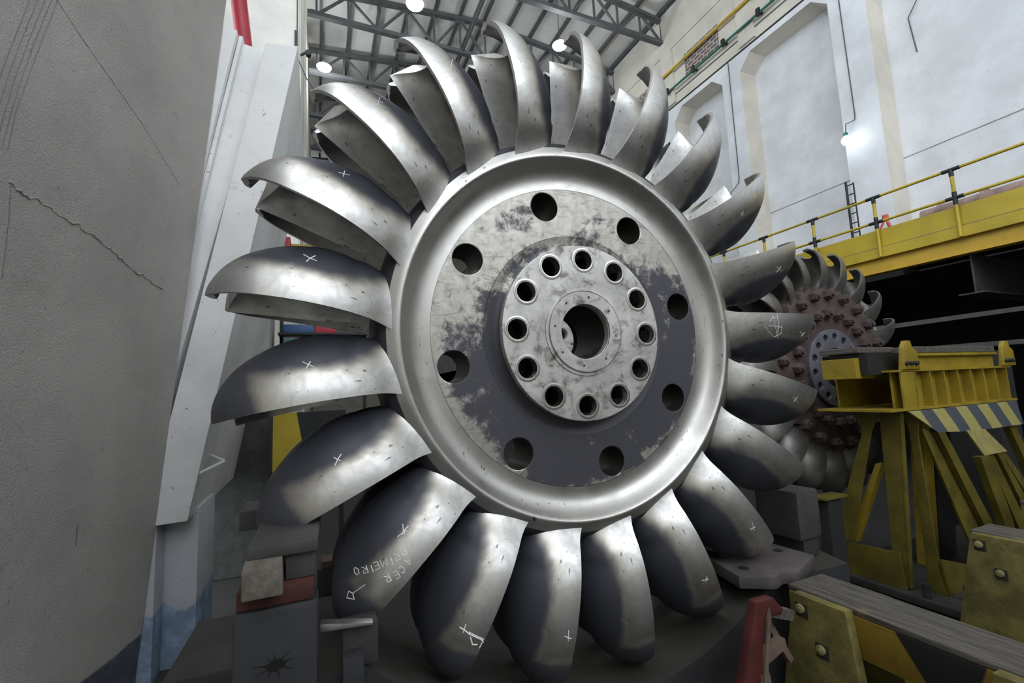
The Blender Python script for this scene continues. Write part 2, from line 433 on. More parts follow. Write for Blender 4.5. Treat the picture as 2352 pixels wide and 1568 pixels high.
# cream upper part of the wall with a shallow ledge and thin pilasters
b = BM()
box(b, (WX - 0.03, -8, 11.46), (WX - 0.002, 46, 13.42)); box(b, (WX - 0.07, -8, 13.42), (WX - 0.002, 46, 13.60)); box(b, (WX - 0.03, -8, 13.60), (WX - 0.002, 46, ROOF_Z))
for y in (7.75, 10.75, 13.6): box(b, (WX - 0.10, y, 11.5), (WX - 0.028, y + 0.5, 13.44))
struct('trim_1', b, M['cream'])
b = BM(); box(b, (WX - 0.012, -6, 11.425), (WX + 0.01, 46, 11.455)); struct('trim_2', b, M['black'])
b = BM()                                       # cast joints in the panels
for y0, y1 in ((-6, 5.2), (5.95, 8.36), (8.98, 10.92)): box(b, (WX + 0.605, y0, 6.80), (WX + 0.622, y1, 6.815))
struct('trim_3', b, plain('joint_grey', (0.40, 0.40, 0.41), 0.9))  # grey strips mark the panel joints
# bricked-up windows high in the wall
for i, (y0, y1) in enumerate(((8.92, 10.25), (5.95, 7.25), (11.9, 13.2))):
    b = BM(); box(b, (WX - 0.045, y0, 12.02), (WX - 0.002, y1, 12.82)); struct('window_%d' % (i + 1), b, M['brick'])
# dark bay under the walkway
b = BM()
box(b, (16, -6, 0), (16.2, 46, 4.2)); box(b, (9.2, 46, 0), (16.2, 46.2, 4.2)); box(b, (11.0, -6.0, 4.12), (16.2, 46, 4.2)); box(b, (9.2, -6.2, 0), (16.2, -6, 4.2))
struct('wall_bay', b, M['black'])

# far and left walls
b = BM(); box(b, (-3, 46, 0), (WX + 1, 46.3, 16)); struct('wall_far', b, M['cream'])
b = BM(); box(b, (-2.6, 9.0, 0), (-0.33, 9.4, 16)); box(b, (-0.62, 9.4, 0), (-0.34, 46, 16))
struct('wall_left', b, concrete('left_hall_paint', (0.70, 0.69, 0.64), 0.15, 50, 0.15, (0.45, 0.42, 0.38)))
b = BM(); box(b, (-0.335, 9.02, 0), (-0.30, 9.5, 15)); box(b, (-0.335, 12.0, 0), (-0.28, 12.4, 15)); struct('trim_4', b, M['cream'])
b = BM(); box(b, (-2.75, 6.9, 0), (-2.6, 46, 16)); box(b, (-9, 46, 0), (-2.6, 46.2, 16)); struct('wall_back', b, M['floor'])

b = BM(); box(b, (-9, -8.3, 0), (17, -8, 6.5)); box(b, (-9, -8.3, 6.5), (-2.5, -8, 16)); box(b, (WX - 2.0, -8.3, 6.5), (17, -8, 16)); struct('wall_front_blocker', b, M['cream'])  # unseen wall added behind the camera; its high opening shapes the light

# leaning plaster wall in the left foreground
WD = Vector((0.2506, 0.9681, 0)); E0 = Vector((-1.306, 4.7, 0.1)); LEAN = Vector((0.465, 0, 5.618)) / 5.618
def wl(s, z): return E0 + LEAN * (z - 0.1) + WD * s
b = BM()
n_s, n_z = 40, 30
grid = [[b.verts.new(wl(-9.5 + 9.5 * i / n_s, 8.5 * j / n_z)) for j in range(n_z + 1)] for i in range(n_s + 1)]
off = Vector((-0.6, 0.15, 0))
gb = [[b.verts.new(wl(-9.5 + 9.5 * i / n_s, 8.5 * j / n_z) + off) for j in (0, n_z)] for i in (0, n_s)]
for i in range(n_s):
    for j in range(n_z): b.faces.new((grid[i][j], grid[i + 1][j], grid[i + 1][j + 1], grid[i][j + 1]))
b.faces.new([grid[i][n_z] for i in range(n_s + 1)] + [gb[1][1], gb[0][1]])
b.faces.new([grid[n_s][j] for j in range(n_z + 1)] + [gb[1][1], gb[1][0]])
b.faces.new((gb[0][0], gb[1][0], gb[1][1], gb[0][1]))
struct('wall_plaster', b, M['wall_left'])
# ragged crack running across the plaster, and thin drips
def wall_px(u, v):
    d = ROWS @ Vector(((u - CX) / F, (v - CY) / F, 1.0))
    nrm = LEAN.cross(WD).normalized()
    t = (E0 - CAM).dot(nrm) / d.dot(nrm)
    return CAM + d * t, (nrm if nrm.x > 0 else -nrm)
def wall_ribbon(name, pts, w, mat, lumps=0.0, n=6):
    b = BM(); out = []
    for (u0, v0), (u1, v1) in zip(pts, pts[1:]):
        k = max(2, int(math.hypot(u1 - u0, v1 - v0) / 7))
        for i in range(k): out.append((u0 + (u1 - u0) * i / k + random.uniform(-1, 1) * lumps, v0 + (v1 - v0) * i / k + random.uniform(-1, 1) * lumps))
    out.append(pts[-1])
    P = [wall_px(*p)[0] for p in out]
    rr = [w * random.uniform(0.5, 1.4) if lumps else w for _ in P]
    tube(b, P, rr, n)
    return bm_obj(name, b, mat, None, 60)
cr = wall_ribbon('wall_crack', [(20, 420), (60, 450), (105, 470), (130, 492), (165, 510), (205, 535), (240, 560), (275, 590), (310, 622), (345, 645), (372, 664)], 0.0065, concrete('crack_edge', (0.40, 0.385, 0.36), 0.6, 60, 0.6, (0.12, 0.11, 0.10)), 4.5, 5)
tag(cr, kind='structure'); cr.name = 'trim_5'
cr = wall_ribbon('wall_groove', [(130, 0), (200, 105), (260, 190), (330, 290), (412, 424)], 0.0022, plain('groove_grey', (0.16, 0.155, 0.15), 0.9), 0.6, 5)  # thin dark line along the groove in the plaster
tag(cr, kind='structure'); cr.name = 'trim_6'
M['drip'] = plain('drip_stain', (0.17, 0.165, 0.16), 0.9)
b = BM()
for x0, dx in ((120, 0), (105, 0), (88, 0), (135, 1), (70, 0)):
    ps = [(x0 + 0, -5), (x0 - 38, 90), (x0 - 68, 170), (x0 - 95 - dx * 5, 260), (x0 - 118, 345)]
    tube(b, [wall_px(*p)[0] for p in ps], 0.0018, 4)
o = bm_obj('trim_7', b, M['drip']); o['kind'] = 'structure'
b = BM(); tube(b, [wall_px(*p)[0] for p in ((24, 425), (20, 500), (14, 560), (4, 640))], 0.0022, 4); tube(b, [wall_px(178, 1205)[0], wall_px(173, 1255)[0]], 0.004, 4)
o = bm_obj('trim_8', b, M['drip']); o['kind'] = 'structure'

# leaning buttress and the pillar that carries it
b = BM()
prism(b, [(-0.475, 4.7, 5.72), (-0.183, 4.7, 5.766), (-0.997, 4.7, 1.242), (-1.30, 4.7, 1.235)], (0, 2.3, 0), 0.012)
struct('buttress', b, M['strut'], smooth=30)
b = BM()
prism(b, [(-0.85, 4.86, 5.80), (-0.46, 4.86, 5.74), (-1.28, 4.86, 1.9), (-1.28, 4.86, 1.3), (-1.5, 4.86, 1.3)], (0, 2.1, 0), 0.008)
prism(b, [(-0.86, 4.72, 5.82), (-0.72, 4.72, 5.80), (-1.16, 4.72, 3.22), (-1.25, 4.72, 3.2)], (0, 0.16, 0), 0.01)
prism(b, [(-0.715, 4.79, 5.80), (-0.68, 4.79, 5.80), (-1.16, 4.79, 3.0), (-1.20, 4.79, 3.0)], (0, 0.09, 0), 0.008)
struct('buttress_back', b, M['strut'], smooth=30)
b = BM(); box(b, (-1.36, 4.72, 0), (-1.21, 5.2, 1.26), 0.01); box(b, (-1.215, 4.95, 0), (-0.965, 5.65, 1.30), 0.015)
struct('pillar', b, M['pillar'], smooth=30)
b = BM(); box(b, (-1.5, 7.0, 0), (-0.60, 7.75, 5.2), 0.03); struct('pillar_rear', b, concrete('rear_pillar_shaded_paint', (0.42, 0.41, 0.37), 0.5, 40, 0.3, low=((0.085, 0.088, 0.082), 2.1, 1.2)), smooth=30)  # dark lower band paints in shade along with grime at the foot

# ceiling: sheets with purlins, and roof trusses
def roof_z(x): return 14.86 + 0.55 * (1 - abs(x - 5.5) / 5.5)
b = BM()
for x0, x1 in ((-0.4, 5.5), (5.5, WX + 0.6)):
    for y0 in range(-8, 46, 2):
        vs = [(x0, y0, roof_z(max(0, x0)) + 0.18), (x1, y0, roof_z(min(11, x1)) + 0.18), (x1, y0 + 2, roof_z(min(11, x1)) + 0.18), (x0, y0 + 2, roof_z(max(0, x0)) + 0.18)]
        prism(b, vs, (0, 0, 0.06))
ceil = struct('ceiling', b, M['roof'])
for i in range(13):
    x = 0.1 + i * 0.9
    b = BM(); beam(b, (x, 6, roof_z(x) + 0.10), (x, 46, roof_z(x) + 0.10), 0.09, 0.14); bm_obj('purlin', b, M['steel_dark'], ceil)
TY = [8.5, 11.2, 13.95, 16.65, 19.4, 22.1, 24.8]
ORD = ['just out of view overhead', 'nearest the camera, meeting the right wall above the pipes', 'second from the camera, seen above the wheel', 'third from the camera', 'fourth from the camera', 'fifth from the camera', 'sixth from the camera']
for i, y in enumerate(TY):
    if i == 0: continue
    t = empty('roof_truss', 'dark steel lattice roof truss, ' + ORD[i], 'roof truss', (5.5, y, 13.955), group='steel roof trusses')
    y0, z0 = 0.0, 13.955
    def P(x, z): return (x - 5.5, 0, z - z0)
    b = BM(); beam(b, P(-0.3, 13.955), P(WX, 13.955), 0.16, 0.13); bm_obj('bottom_chord', b, M['steel_dark'], t)
    b = BM(); beam(b, P(-0.3, 14.78), P(5.5, 15.30), 0.16, 0.13); beam(b, P(5.5, 15.30), P(WX, 14.78), 0.16, 0.13); bm_obj('top_chord', b, M['steel_dark'], t)
    b = BM(); k = 0.0
    xs = [11.0 - 0.92 * j for j in range(13)]
    for j, x in enumerate(xs):
        tz = 14.78 + 0.52 * (1 - abs(x - 5.5) / 5.5)
        beam(b, P(x, 13.955), P(x, tz), 0.05, 0.06)
        if j + 1 < len(xs):
            x2 = xs[j + 1]; tz2 = 14.78 + 0.52 * (1 - abs(x2 - 5.5) / 5.5)
            if j % 2 == 0: beam(b, P(x, 13.955), P(x2, tz2), 0.06, 0.07)
            else: beam(b, P(x, tz), P(x2, 13.955), 0.06, 0.07)
        if j % 2 == 0 and j: box(b, P(x - 0.17, 13.90)[:1] + (-0.015,) + P(x, 13.90)[2:], P(x + 0.17, 14.10)[:1] + (0.015,) + P(x, 14.10)[2:])
        if j % 2 == 1: box(b, (x - 0.17 - 5.5, -0.015, tz - 0.16 - z0), (x + 0.17 - 5.5, 0.015, tz + 0.03 - z0))
    bm_obj('web_bars', b, M['steel_dark'], t)
# braced members along the hall
for x, lab in ((4.62, 'dark lattice brace running along the roof above the wheel'),):
    b = BM(); beam(b, (x, 6, 14.0), (x, 45, 14.0), 0.07, 0.09); beam(b, (x + 0.22, 6, 14.75), (x + 0.22, 45, 14.75), 0.07, 0.09)
    for j in range(26): beam(b, (x + (0.22 if j % 2 else 0), 6 + j * 1.37, 14.75 if j % 2 else 14.0), (x + (0 if j % 2 else 0.22), 6 + (j + 1) * 1.37, 14.0 if j % 2 else 14.75), 0.04, 0.04)
    tag(bm_obj('roof_brace', b, M['steel_dark']), lab, 'brace')

# ================================================================== THE LARGE RUNNER
WC = Vector((1.459, 2.368, 2.530))
runner = empty('turbine_runner', 'large polished steel bucket wheel standing upright on the dark cradle', 'turbine wheel', WC, (0.0107, 0, math.radians(-2.04)))
MID = 0.15                                     # mid plane of the runner, local y (away from the camera is +)
# --- disc body: rim with its raised crest, front and back
prof_f = [(0.905, 0.000), (0.925, 0.001), (0.950, 0.001), (0.975, -0.004), (1.000, -0.014), (1.022, -0.030), (1.042, -0.052), (1.058, -0.074), (1.068, -0.087), (1.076, -0.092), (1.086, -0.091), (1.105, -0.084), (1.140, -0.070)]
b = BM(); lathe_y(b, prof_f, 168); lathe_y(b, [(r, 2 * MID - y) for r, y in prof_f], 168)
bm_obj('rim', b, M['rim'], runner, 50)
web = [(1.139, -0.070), (1.165, -0.055), (1.185, -0.030), (1.197, 0.01), (1.203, 0.06)]
b = BM(); lathe_y(b, web + [(r, 2 * MID - y) for r, y in web[::-1]], 168)
bm_obj('bucket_root_ring', b, painted('unground_steel', (0.045, 0.045, 0.055), 0.2, 6, 0.5, 0.1, metal=0.25), runner, 50)
# --- web plate with eight holes
PH = math.radians(-13.34)
b = plate_with_holes(0.907, 0.60, [(0.80, PH + k * PI / 4, 0.088) for k in range(8)], 0.0, 2 * MID, 0.006, 48)
wpl = bm_obj('web_plate', b, [M['plate'], plain('dark_hole_wall', (0.055, 0.05, 0.045), 0.45, 0.6)], runner, 14)  # hole walls coloured darker than the plate face
for p in wpl.data.polygons:
    if abs(p.normal.y) < 0.5 and math.hypot(p.center.x, p.center.z) < 0.9: p.material_index = 1
# --- cove between the plate and the hub
prof = [(0.602, 0.0), (0.575, 0.006), (0.550, 0.012), (0.525, 0.010), (0.50, -0.005), (0.485, -0.03), (0.48, -0.05)]
b = BM(); lathe_y(b, prof, 128); lathe_y(b, [(r, 2 * MID - y) for r, y in prof], 128); bm_obj('hub_cove', b, M['plate'], runner, 50)
# --- coupling flange with twelve bolt holes and the bore
PH2 = math.radians(1.56)
b = plate_with_holes(0.522, 0.16, [(0.433, PH2 + k * PI / 6, 0.058) for k in range(12)], -0.088, -0.040, 0.004, 40)
bm_obj('hub_flange', b, M['flange'], runner, 14)
b = BM()
for y0, y1 in ((-0.042, 2 * MID + 0.05),):
    lathe_y(b, [(0.48, y0), (0.48, y1), (0.16, y1)], 96)
bm_obj('hub', b, M['plate'], runner, 40)
b = BM(); lathe_y(b, [(0.161, -0.086), (0.161, 0.30)], 96); bm_obj('bore', b, M['bore'], runner, 60)
for k in range(12):
    a = PH2 + k * PI / 6
    b = BM(); lathe_y(b, [(0.058, 0.05), (0.058, -0.091), (0.064, -0.0915), (0.066, -0.088), (0.068, -0.0915), (0.076, -0.0905), (0.078, -0.087)], 40)
    o = bm_obj('bolt_hole_ring', b, [M['ring']], runner, 40); o.location = (0.433 * math.sin(a), 0, 0.433 * math.cos(a))
    b = BM(); lathe_y(b, [(0.0575, -0.03), (0.0575, 0.10), (0, 0.10)], 40)
    o2 = bm_obj('bolt_hole', b, M['bore'], o, 60)
b = plate_with_holes(0.238, 0.163, [(0.205, math.radians(8 + k * 45), 0.0075) for k in range(8)], -0.101, -0.085, 0.002, 14)
bm_obj('bore_ring', b, M['flange'], runner, 14)
b = BM(); lathe_y(b, [(0.262, -0.086), (0.260, -0.094), (0.246, -0.095), (0.243, -0.088)], 96); bm_obj('seal_ring', b, M['flange'], runner, 40)
# --- buckets
T_A = [(1.02, .19), (1.08, .20), (1.13, .216), (1.17, .238), (1.24, .288), (1.36, .340), (1.52, .366), (1.68, .358), (1.78, .335), (1.85, .292), (1.89, .245), (1.925, .185)]
T_D = [(1.02, .30), (1.08, .275), (1.13, .255), (1.18, .258), (1.25, .292), (1.34, .328), (1.43, .345)]
T_RT = [(0, 1.880), (0.05, 1.862), (0.12, 1.828), (0.20, 1.806), (0.30, 1.795), (0.40, 1.797), (0.48, 1.812), (0.53, 1.838), (0.56, 1.868), (0.59, 1.888), (0.66, 1.908), (0.8, 1.922), (1.0, 1.926)]
def b_out(r):
    return sinterp(T_D, r) if r < 1.43 else 0.345 * math.sqrt(max(0.004, 1 - ((r - 1.43) / 0.518) ** 2))
def b_in(r):
    t = min(1.0, (r - 1.43) / 0.455) if r > 1.43 else min(1.0, (1.43 - r) / 0.305)
    return 0.292 * math.sqrt(max(0.0, 1 - t * t))
T_C = [(1.05, -.105), (1.12, -.078), (1.18, -.058), (1.25, -.044), (1.35, -.030), (1.48, -.016), (1.62, -.006), (1.75, 0.0), (2.0, 0.0)]
def b_curl(r): return sinterp(T_C, r)
def make_bucket_mesh(nphi=24, nv=38):
    bm = BM(); TH = 0.024
    ws = []
    for i in range(nphi * 2 + 1):              # w from +1 (front lip) to 0 (splitter) to -1 (rear lip)
        if i <= nphi: ws.append((1 + math.cos(PI * i / nphi)) / 2)
        else: ws.append(-(1 - math.cos(PI * (i - nphi) / nphi)) / 2)
    inn, out = [], []
    for w in ws:
        aw = abs(w); rt = sinterp(T_RT, aw)
        ci, co = [], []
        for j in range(nv + 1):
            v = j / nv; v = 1 - (1 - v) ** 1.25
            r = 1.09 + (rt - 1.09) * v
            A = sinterp(T_A, r)
            h = max(0.0, 1 - abs(2 * aw - 1) ** 2.1) ** 0.5
            curl = b_curl(r) * (0.35 + 0.65 * aw)
            split = -0.035 * (1 - aw) ** 5 * min(1.0, max(0.0, (r - 1.12) / 0.35))
            ci.append(bm.verts.new((b_in(r) * h + curl + split, MID - A * w, r)))
            r2 = r
            A2 = sinterp(T_A, r2) + TH
            pw = 2.3 + 3.2 * max(0.0, min(1.0, (1.30 - r) / 0.17)); ho = max(0.0, 1 - aw ** pw) ** 0.5
            val = 1 - 0.20 * math.exp(-(aw / 0.30) ** 2)
            d = max(b_out(r2), 0.065) * ho * val
            co.append(bm.verts.new((d + b_curl(r2) * (1 - ho * .75), MID - A2 * w, r2 + 0.004)))
        inn.append(ci); out.append(co)
    n = len(ws)
    for i in range(n - 1):
        for j in range(nv):
            bm.faces.new((inn[i][j], inn[i + 1][j], inn[i + 1][j + 1], inn[i][j + 1]))
            bm.faces.new((out[i][j], out[i][j + 1], out[i + 1][j + 1], out[i + 1][j]))
        bm.faces.new((inn[i][nv], inn[i + 1][nv], out[i + 1][nv], out[i][nv]))
        bm.faces.new((inn[i][0], out[i][0], out[i + 1][0], inn[i + 1][0]))
    for i in (0, n - 1):
        for j in range(nv):
            bm.faces.new((inn[i][j], inn[i][j + 1], out[i][j + 1], out[i][j]))
    bmesh.ops.recalc_face_normals(bm, faces=bm.faces)
    me = bpy.data.meshes.new('bucket'); bm.to_mesh(me); bm.free()
    me.polygons.foreach_set('use_smooth', [True] * len(me.polygons)); me.set_sharp_from_angle(angle=math.radians(38))
    me.materials.append(M['bucket'])
    return me
bucket_me = make_bucket_mesh()
buckets = []
for k in range(21):
    deg = -85.3 + k * 360 / 21
    o = bpy.data.objects.new('bucket', bucket_me); COL.objects.link(o); o.parent = runner
    o.rotation_euler = (0, math.radians(deg), 0)
    low = -180 < deg < -88 or deg > 150
    o.color = ((0.95 if low else 0.25 if deg < -60 else 0.0), random.uniform(-0.02, 0.05), 0, 1)
    buckets.append((deg, o))

# ================================================================== SECOND RUNNER
W2 = Vector((5.40, 3.42, 2.30))
run2 = empty('bolted_runner', 'smaller bucket wheel with bolted-on buckets behind the yellow trestle', 'turbine wheel', W2, (0, 0, math.radians(-1)))
b = BM(); lathe_y(b, [(0.10, 0.0), (0.10, -0.14), (0.14, -0.15), (0.19, -0.15), (0.21, -0.11), (0.225, -0.10)], 64); bm_obj('hub_boss', b, M['w2flange'], run2, 40)
b = plate_with_holes(0.44, 0.22, [(0.355, k * 2 * PI / 14 + 0.1, 0.04) for k in range(14)], -0.12, 0.02, 0.006, 24); bm_obj('hub_flange', b, M['w2flange'], run2, 14)
b = BM(); lathe_y(b, [(0.10, 0.0), (0.10, 0.35), (0.42, 0.35), (0.80, 0.30), (0.82, 0.0), (0.42, -0.01), (0.1, 0.0)], 64); bm_obj('disc', b, M['rust'], run2, 40)
for k in range(21):
    a = math.radians(-4 + k * 360 / 21)
    o = bpy.data.objects.new('bucket', bucket_me.copy()) if k == 0 else bpy.data.objects.new('bucket', b2me)
    if k == 0:
        b2me = o.data; b2me.materials.clear(); b2me.materials.append(painted('cast_bucket_metal', (0.20, 0.192, 0.18), 0.25, 4, 0.45, 0.1, (0.04, 0.04, 0.045), 0.6, metal=0.7))
    COL.objects.link(o); o.parent = run2; o.scale = (0.86, 0.80, 0.735); o.location = (0, 0.04, 0); o.rotation_euler = (0, a, 0)
    b = BM(); prism(b, [(-0.085, -0.09, 0.44), (-0.115, -0.09, 0.62), (-0.13, -0.09, 0.86), (-0.06, -0.09, 0.95), (0.08, -0.09, 0.95), (0.125, -0.09, 0.86), (0.105, -0.09, 0.62), (0.055, -0.09, 0.44)], (0, 0.30, 0), 0.012)
    s_ = bm_obj('bucket_shank', b, M['rust'], run2, 40); s_.rotation_euler = (0, a, 0)
    for rr, aa in ((0.62, 0.0), (0.84, 0.10)):
        b = BM(); hexnut(b, (0, -0.088, 0), 0.062, 0.075, 'Y', 6, True, 0.3)
        h = bm_obj('bolt', b, M['rust'], run2, 30); h.location = (rr * math.sin(a + aa), 0, rr * math.cos(a + aa)); h.rotation_euler = (0, a, 0)

# ================================================================== CRADLE, BLOCKS, SUPPORTS
cx0, cz0 = WC.x, WC.z
def cradle():
    b = BM(); yf, yb = 2.11, 3.05
    Rf, Rb = 1.915, 2.03
    a0, a1 = math.radians(-137), math.radians(145)     # clockwise from the top, lower arc goes through 180
    arc = []
    N = 40
    for i in range(N + 1):
        t = i / N; ang = a0 - t * (360 - math.degrees(a1 - a0)) * PI / 180
        arc.append(ang)
    fr = [(cx0 + Rf * math.sin(a), yf, cz0 + Rf * math.cos(a)) for a in arc]
    bk = [(cx0 + Rb * math.sin(a), yb, cz0 + Rb * math.cos(a)) for a in arc]
    fr = [(-0.05, yf, 1.06), (0.10, yf, 1.10)] + fr + [(3.32, yf, 0.935)]
    bk = [(-0.05, yb, 1.02), (0.02, yb, 1.05)] + bk + [(3.75, yb + 0.1, 0.90)]
    top_f = [b.verts.new(p) for p in fr]; top_b = [b.verts.new(p) for p in bk]
    bot_f = [b.verts.new((p[0], p[1], 0.0)) for p in fr]; bot_b = [b.verts.new((p[0], p[1], 0.0)) for p in bk]
    n = len(fr)
    for i in range(n - 1):
        b.faces.new((top_f[i], top_f[i + 1], top_b[i + 1], top_b[i]))
        b.faces.new((bot_f[i], bot_f[i + 1], top_f[i + 1], top_f[i]))
        b.faces.new((bot_b[i], top_b[i], top_b[i + 1], bot_b[i + 1]))
    for i in (0, n - 1): b.faces.new((top_f[i], top_b[i], bot_b[i], bot_f[i]))
    return b
cr = bm_obj('cradle', cradle(), M['steel_blue'], None, 30)
cr.data.materials.append(painted('scuffed_dark_steel', (0.040, 0.038, 0.031), 0.25, 4, 0.7, 0.15, (0.02, 0.02, 0.018), 0.5))
for p in cr.data.polygons:
    if p.normal.z > 0.2: p.material_index = 1
tag(cr, 'dark steel saddle with curved top carrying the large wheel', 'cradle')

def block(name, label, cat, lo, hi, mat, bev=0.006, rz=0.0, group=None, jit=0.0, rx=0.0, ry=0.0):
    c = (Vector(lo) + Vector(hi)) / 2; h = Vector(hi) - Vector(lo)
    b = BM(); box(b, -h / 2, h / 2, bev, None, jit)
    o = bm_obj(name, b, mat, None, 30); o.location = c; o.rotation_euler = (rx, ry, rz)
    return tag(o, label, cat, group)
# left stack, bottom to top
big = block('steel_block', 'big dark block with a burnt hole at the bottom of the left stack', 'block', (-0.275, 1.95, 0.0), (0.005, 2.10, 1.462), M['steel_blue'], 0.022)
b = BM(); pts = []
for i in range(64):
    a = i * 2 * PI / 64
    rr = random.uniform(0.017, 0.024) + (random.uniform(0.014, 0.034) if i in (3, 9, 17, 22, 30, 37, 43, 50, 58) else 0.0)
    pts.append((rr * math.cos(a) * 1.5, 0, rr * math.sin(a)))
prism(b, pts, (0, 0.006, 0))
o = bm_obj('burn_hole', b, plain('char', (0.004, 0.004, 0.004), 0.9), big); o.location = (0.0, -0.0765, 0.535)
block('red_plate', 'red painted plate on the burnt block, under the timber', 'plate', (-0.262, 1.96, 1.463), (-0.008, 2.22, 1.530), M['red_old'], 0.006, -0.02)
block('steel_block', 'pale scored steel block on the red plate behind the timber', 'block', (-0.110, 2.0, 1.531), (-0.004, 2.24, 1.628), M['plate_grey'], 0.006)
block('timber_block', 'sawn timber block jutting towards the camera from the left stack', 'block', (-0.245, 1.86, 1.531), (-0.118, 2.17, 1.628), M['wood_block'], 0.008, 0.04, jit=0.004)
block('support_plate', 'grey plate on top of the left stack, under a wheel bucket', 'plate', (-0.232, 1.97, 1.629), (0.010, 2.36, 1.676), M['plate_grey'], 0.008, -0.03)
block('support_plate', 'small grey plate poking out behind the top of the left stack', 'plate', (-0.40, 3.02, 1.49), (-0.14, 3.3, 1.60), M['plate_grey'], 0.008)
block('support_block', 'dark block under the small grey plate behind the left stack', 'block', (-0.275, 3.03, 0.0), (-0.13, 3.32, 1.489), M['steel_grey'], 0.008)
block('steel_beam', 'upper dark beam end left of the burnt block', 'beam', (-0.66, 2.75, 0.80), (-0.285, 3.4, 0.92), M['steel_grey'], 0.006, -0.03)
block('steel_beam', 'lower dark beam end left of the burnt block', 'beam', (-0.60, 2.05, 0.55), (-0.285, 2.72, 0.86), M['steel_grey'], 0.006, 0.02)
block('support_block', 'dark block beneath the upper beam end beside the blue pillar', 'block', (-0.63, 2.8, 0.0), (-0.29, 3.35, 0.799), M['steel_grey'], 0.006)
block('support_block', 'dark block beneath the lower beam end at the bottom left', 'block', (-0.58, 2.1, 0.0), (-0.29, 2.7, 0.549), M['steel_grey'], 0.006)
# wedge and packing on the left shoulder of the cradle
b = BM(); prism(b, [(0.012, 2.05, 1.297), (0.012, 2.05, 1.326), (0.209, 2.05, 1.288), (0.209, 2.05, 1.280)], (0.004, 0.045, 0.0), 0.001)
tag(bm_obj('wedge', b, M['bright_steel'], None, 20), 'bright tapered wedge under a bucket right of the left stack', 'wedge')
block('packing_block', 'dark packing block under the bright wedge', 'block', (0.095, 2.096, 1.112), (0.235, 2.20, 1.272), M['steel_grey'], 0.006)
block('packing_block', 'small square dark block on the cradle shoulder in front of the packing', 'block', (0.092, 2.02, 1.05), (0.172, 2.094, 1.187), M['steel_blue'], 0.006)
block('white_batten', 'small pale batten between the left stack and the wheel', 'batten', (0.027, 3.18, 1.166), (0.112, 3.30, 1.206), M['pink_wood'], 0.003)
block('support_block', 'dark block behind the wedge carrying the pale batten', 'block', (0.0, 3.17, 0.0), (0.13, 3.35, 1.165), M['steel_grey'], 0.004)
# right supports
def notched_plate():
    b = BM(); z0, z1 = 0.963, 1.036
    pts = [(2.33, 2.13, z0), (2.50, 2.02, z0), (2.60, 2.05, z0), (2.67, 2.00, z0), (3.02, 2.13, z0), (2.98, 2.62, z0), (2.45, 2.66, z0)]
    prism(b, pts, (0, 0, z1 - z0), 0.006); return b
np_ = bm_obj('notched_plate', notched_plate(), painted('pinkish_grey_plate', (0.092, 0.080, 0.076), 0.25, 6, 0.6, 0.15, (0.04, 0.035, 0.035), 0.6), None, 30)
tag(np_, 'thick broken-edged plate with bolt holes under the wheel on its right', 'plate')
for x, y in ((2.45, 2.20), (2.90, 2.30)):
    b = BM(); lathe_z(b, [(0.032, -0.02), (0.032, 0.0), (0.0, 0.0)], 20); o = bm_obj('bolt_hole', b, M['black_paint'], np_); o.location = (x, y, 1.0375)
block('support_block', 'upper grey block right of the wheel, resting on a smaller one', 'block', (3.085, 2.27, 1.071), (3.33, 2.60, 1.40), M['plate_grey'], 0.015, 0.05)
block('support_block', 'lower grey block standing on the right shoulder of the cradle', 'block', (3.15, 2.30, 0.938), (3.32, 2.58, 1.070), M['steel_grey'], 0.008, 0.05)
block('yellow_step', 'small dull yellow shelf plate left of the trestle legs', 'plate', (4.34, 2.90, 1.051), (4.68, 3.05, 1.074), M['yellow_old_shaded'], 0.004)
block('support_block', 'dark block carrying the dull yellow shelf plate', 'block', (4.42, 2.93, 0.0), (4.62, 3.04, 1.05), M['black'], 0.01)

# ================================================================== YELLOW TRESTLE
tr = empty('trestle', 'tall yellow steel trestle with ribbed head and splayed legs', 'trestle', (5.8, 2.9, 0))
def tp(name, b, mat, smooth=None): 
    for v in b.verts: v.co -= Vector((5.8, 2.9, 0))
    return bm_obj(name, b, mat, tr, smooth)
FX0, FX1, FY0, FY1 = 4.86, 6.85, 2.50, 3.05
b = BM(); box(b, (FX0, FY0, 1.885), (FX1, FY0 + 0.02, 2.215)); box(b, (FX0 + 0.03, FY1 - 0.05, 1.885), (FX1, FY1 - 0.03, 2.2)); tp('web', b, M['trestle'])
for i in range(8):
    x = FX0 + 0.22 + i * 0.245
    b = BM(); box(b, (x, FY0 - 0.075, 1.885), (x + 0.018, FY0, 2.215)); tp('rib', b, M['trestle'])
b = BM(); box(b, (FX0 - 0.02, FY0 - 0.085, 1.885), (FX0 + 0.19, FY0 - 0.07, 2.22)); tp('end_plate', b, M['trestle'])
b = BM(); box(b, (FX0 - 0.25, FY0 - 0.09, 1.865), (FX1 + 0.05, FY1, 1.885)); tp('bottom_flange', b, M['trestle'])
b = BM(); box(b, (FX0 - 0.05, FY0 - 0.085, 2.215), (FX1 + 0.02, FY0 + 0.05, 2.235)); box(b, (FX0 + 0.25, FY0 - 0.02, 2.235), (FX1 - 0.15, FY0, 2.36)); box(b, (FX0 + 0.25, FY0 - 0.06, 2.36), (FX1 - 0.15, FY0 + 0.04, 2.385)); tp('top_channel', b, M['trestle'])
b = BM(); box(b, (FX0 - 0.24, FY0 + 0.05, 2.20), (FX1 - 0.1, FY1 - 0.1, 2.40)); tp('saddle_beam', b, M['black_paint'])
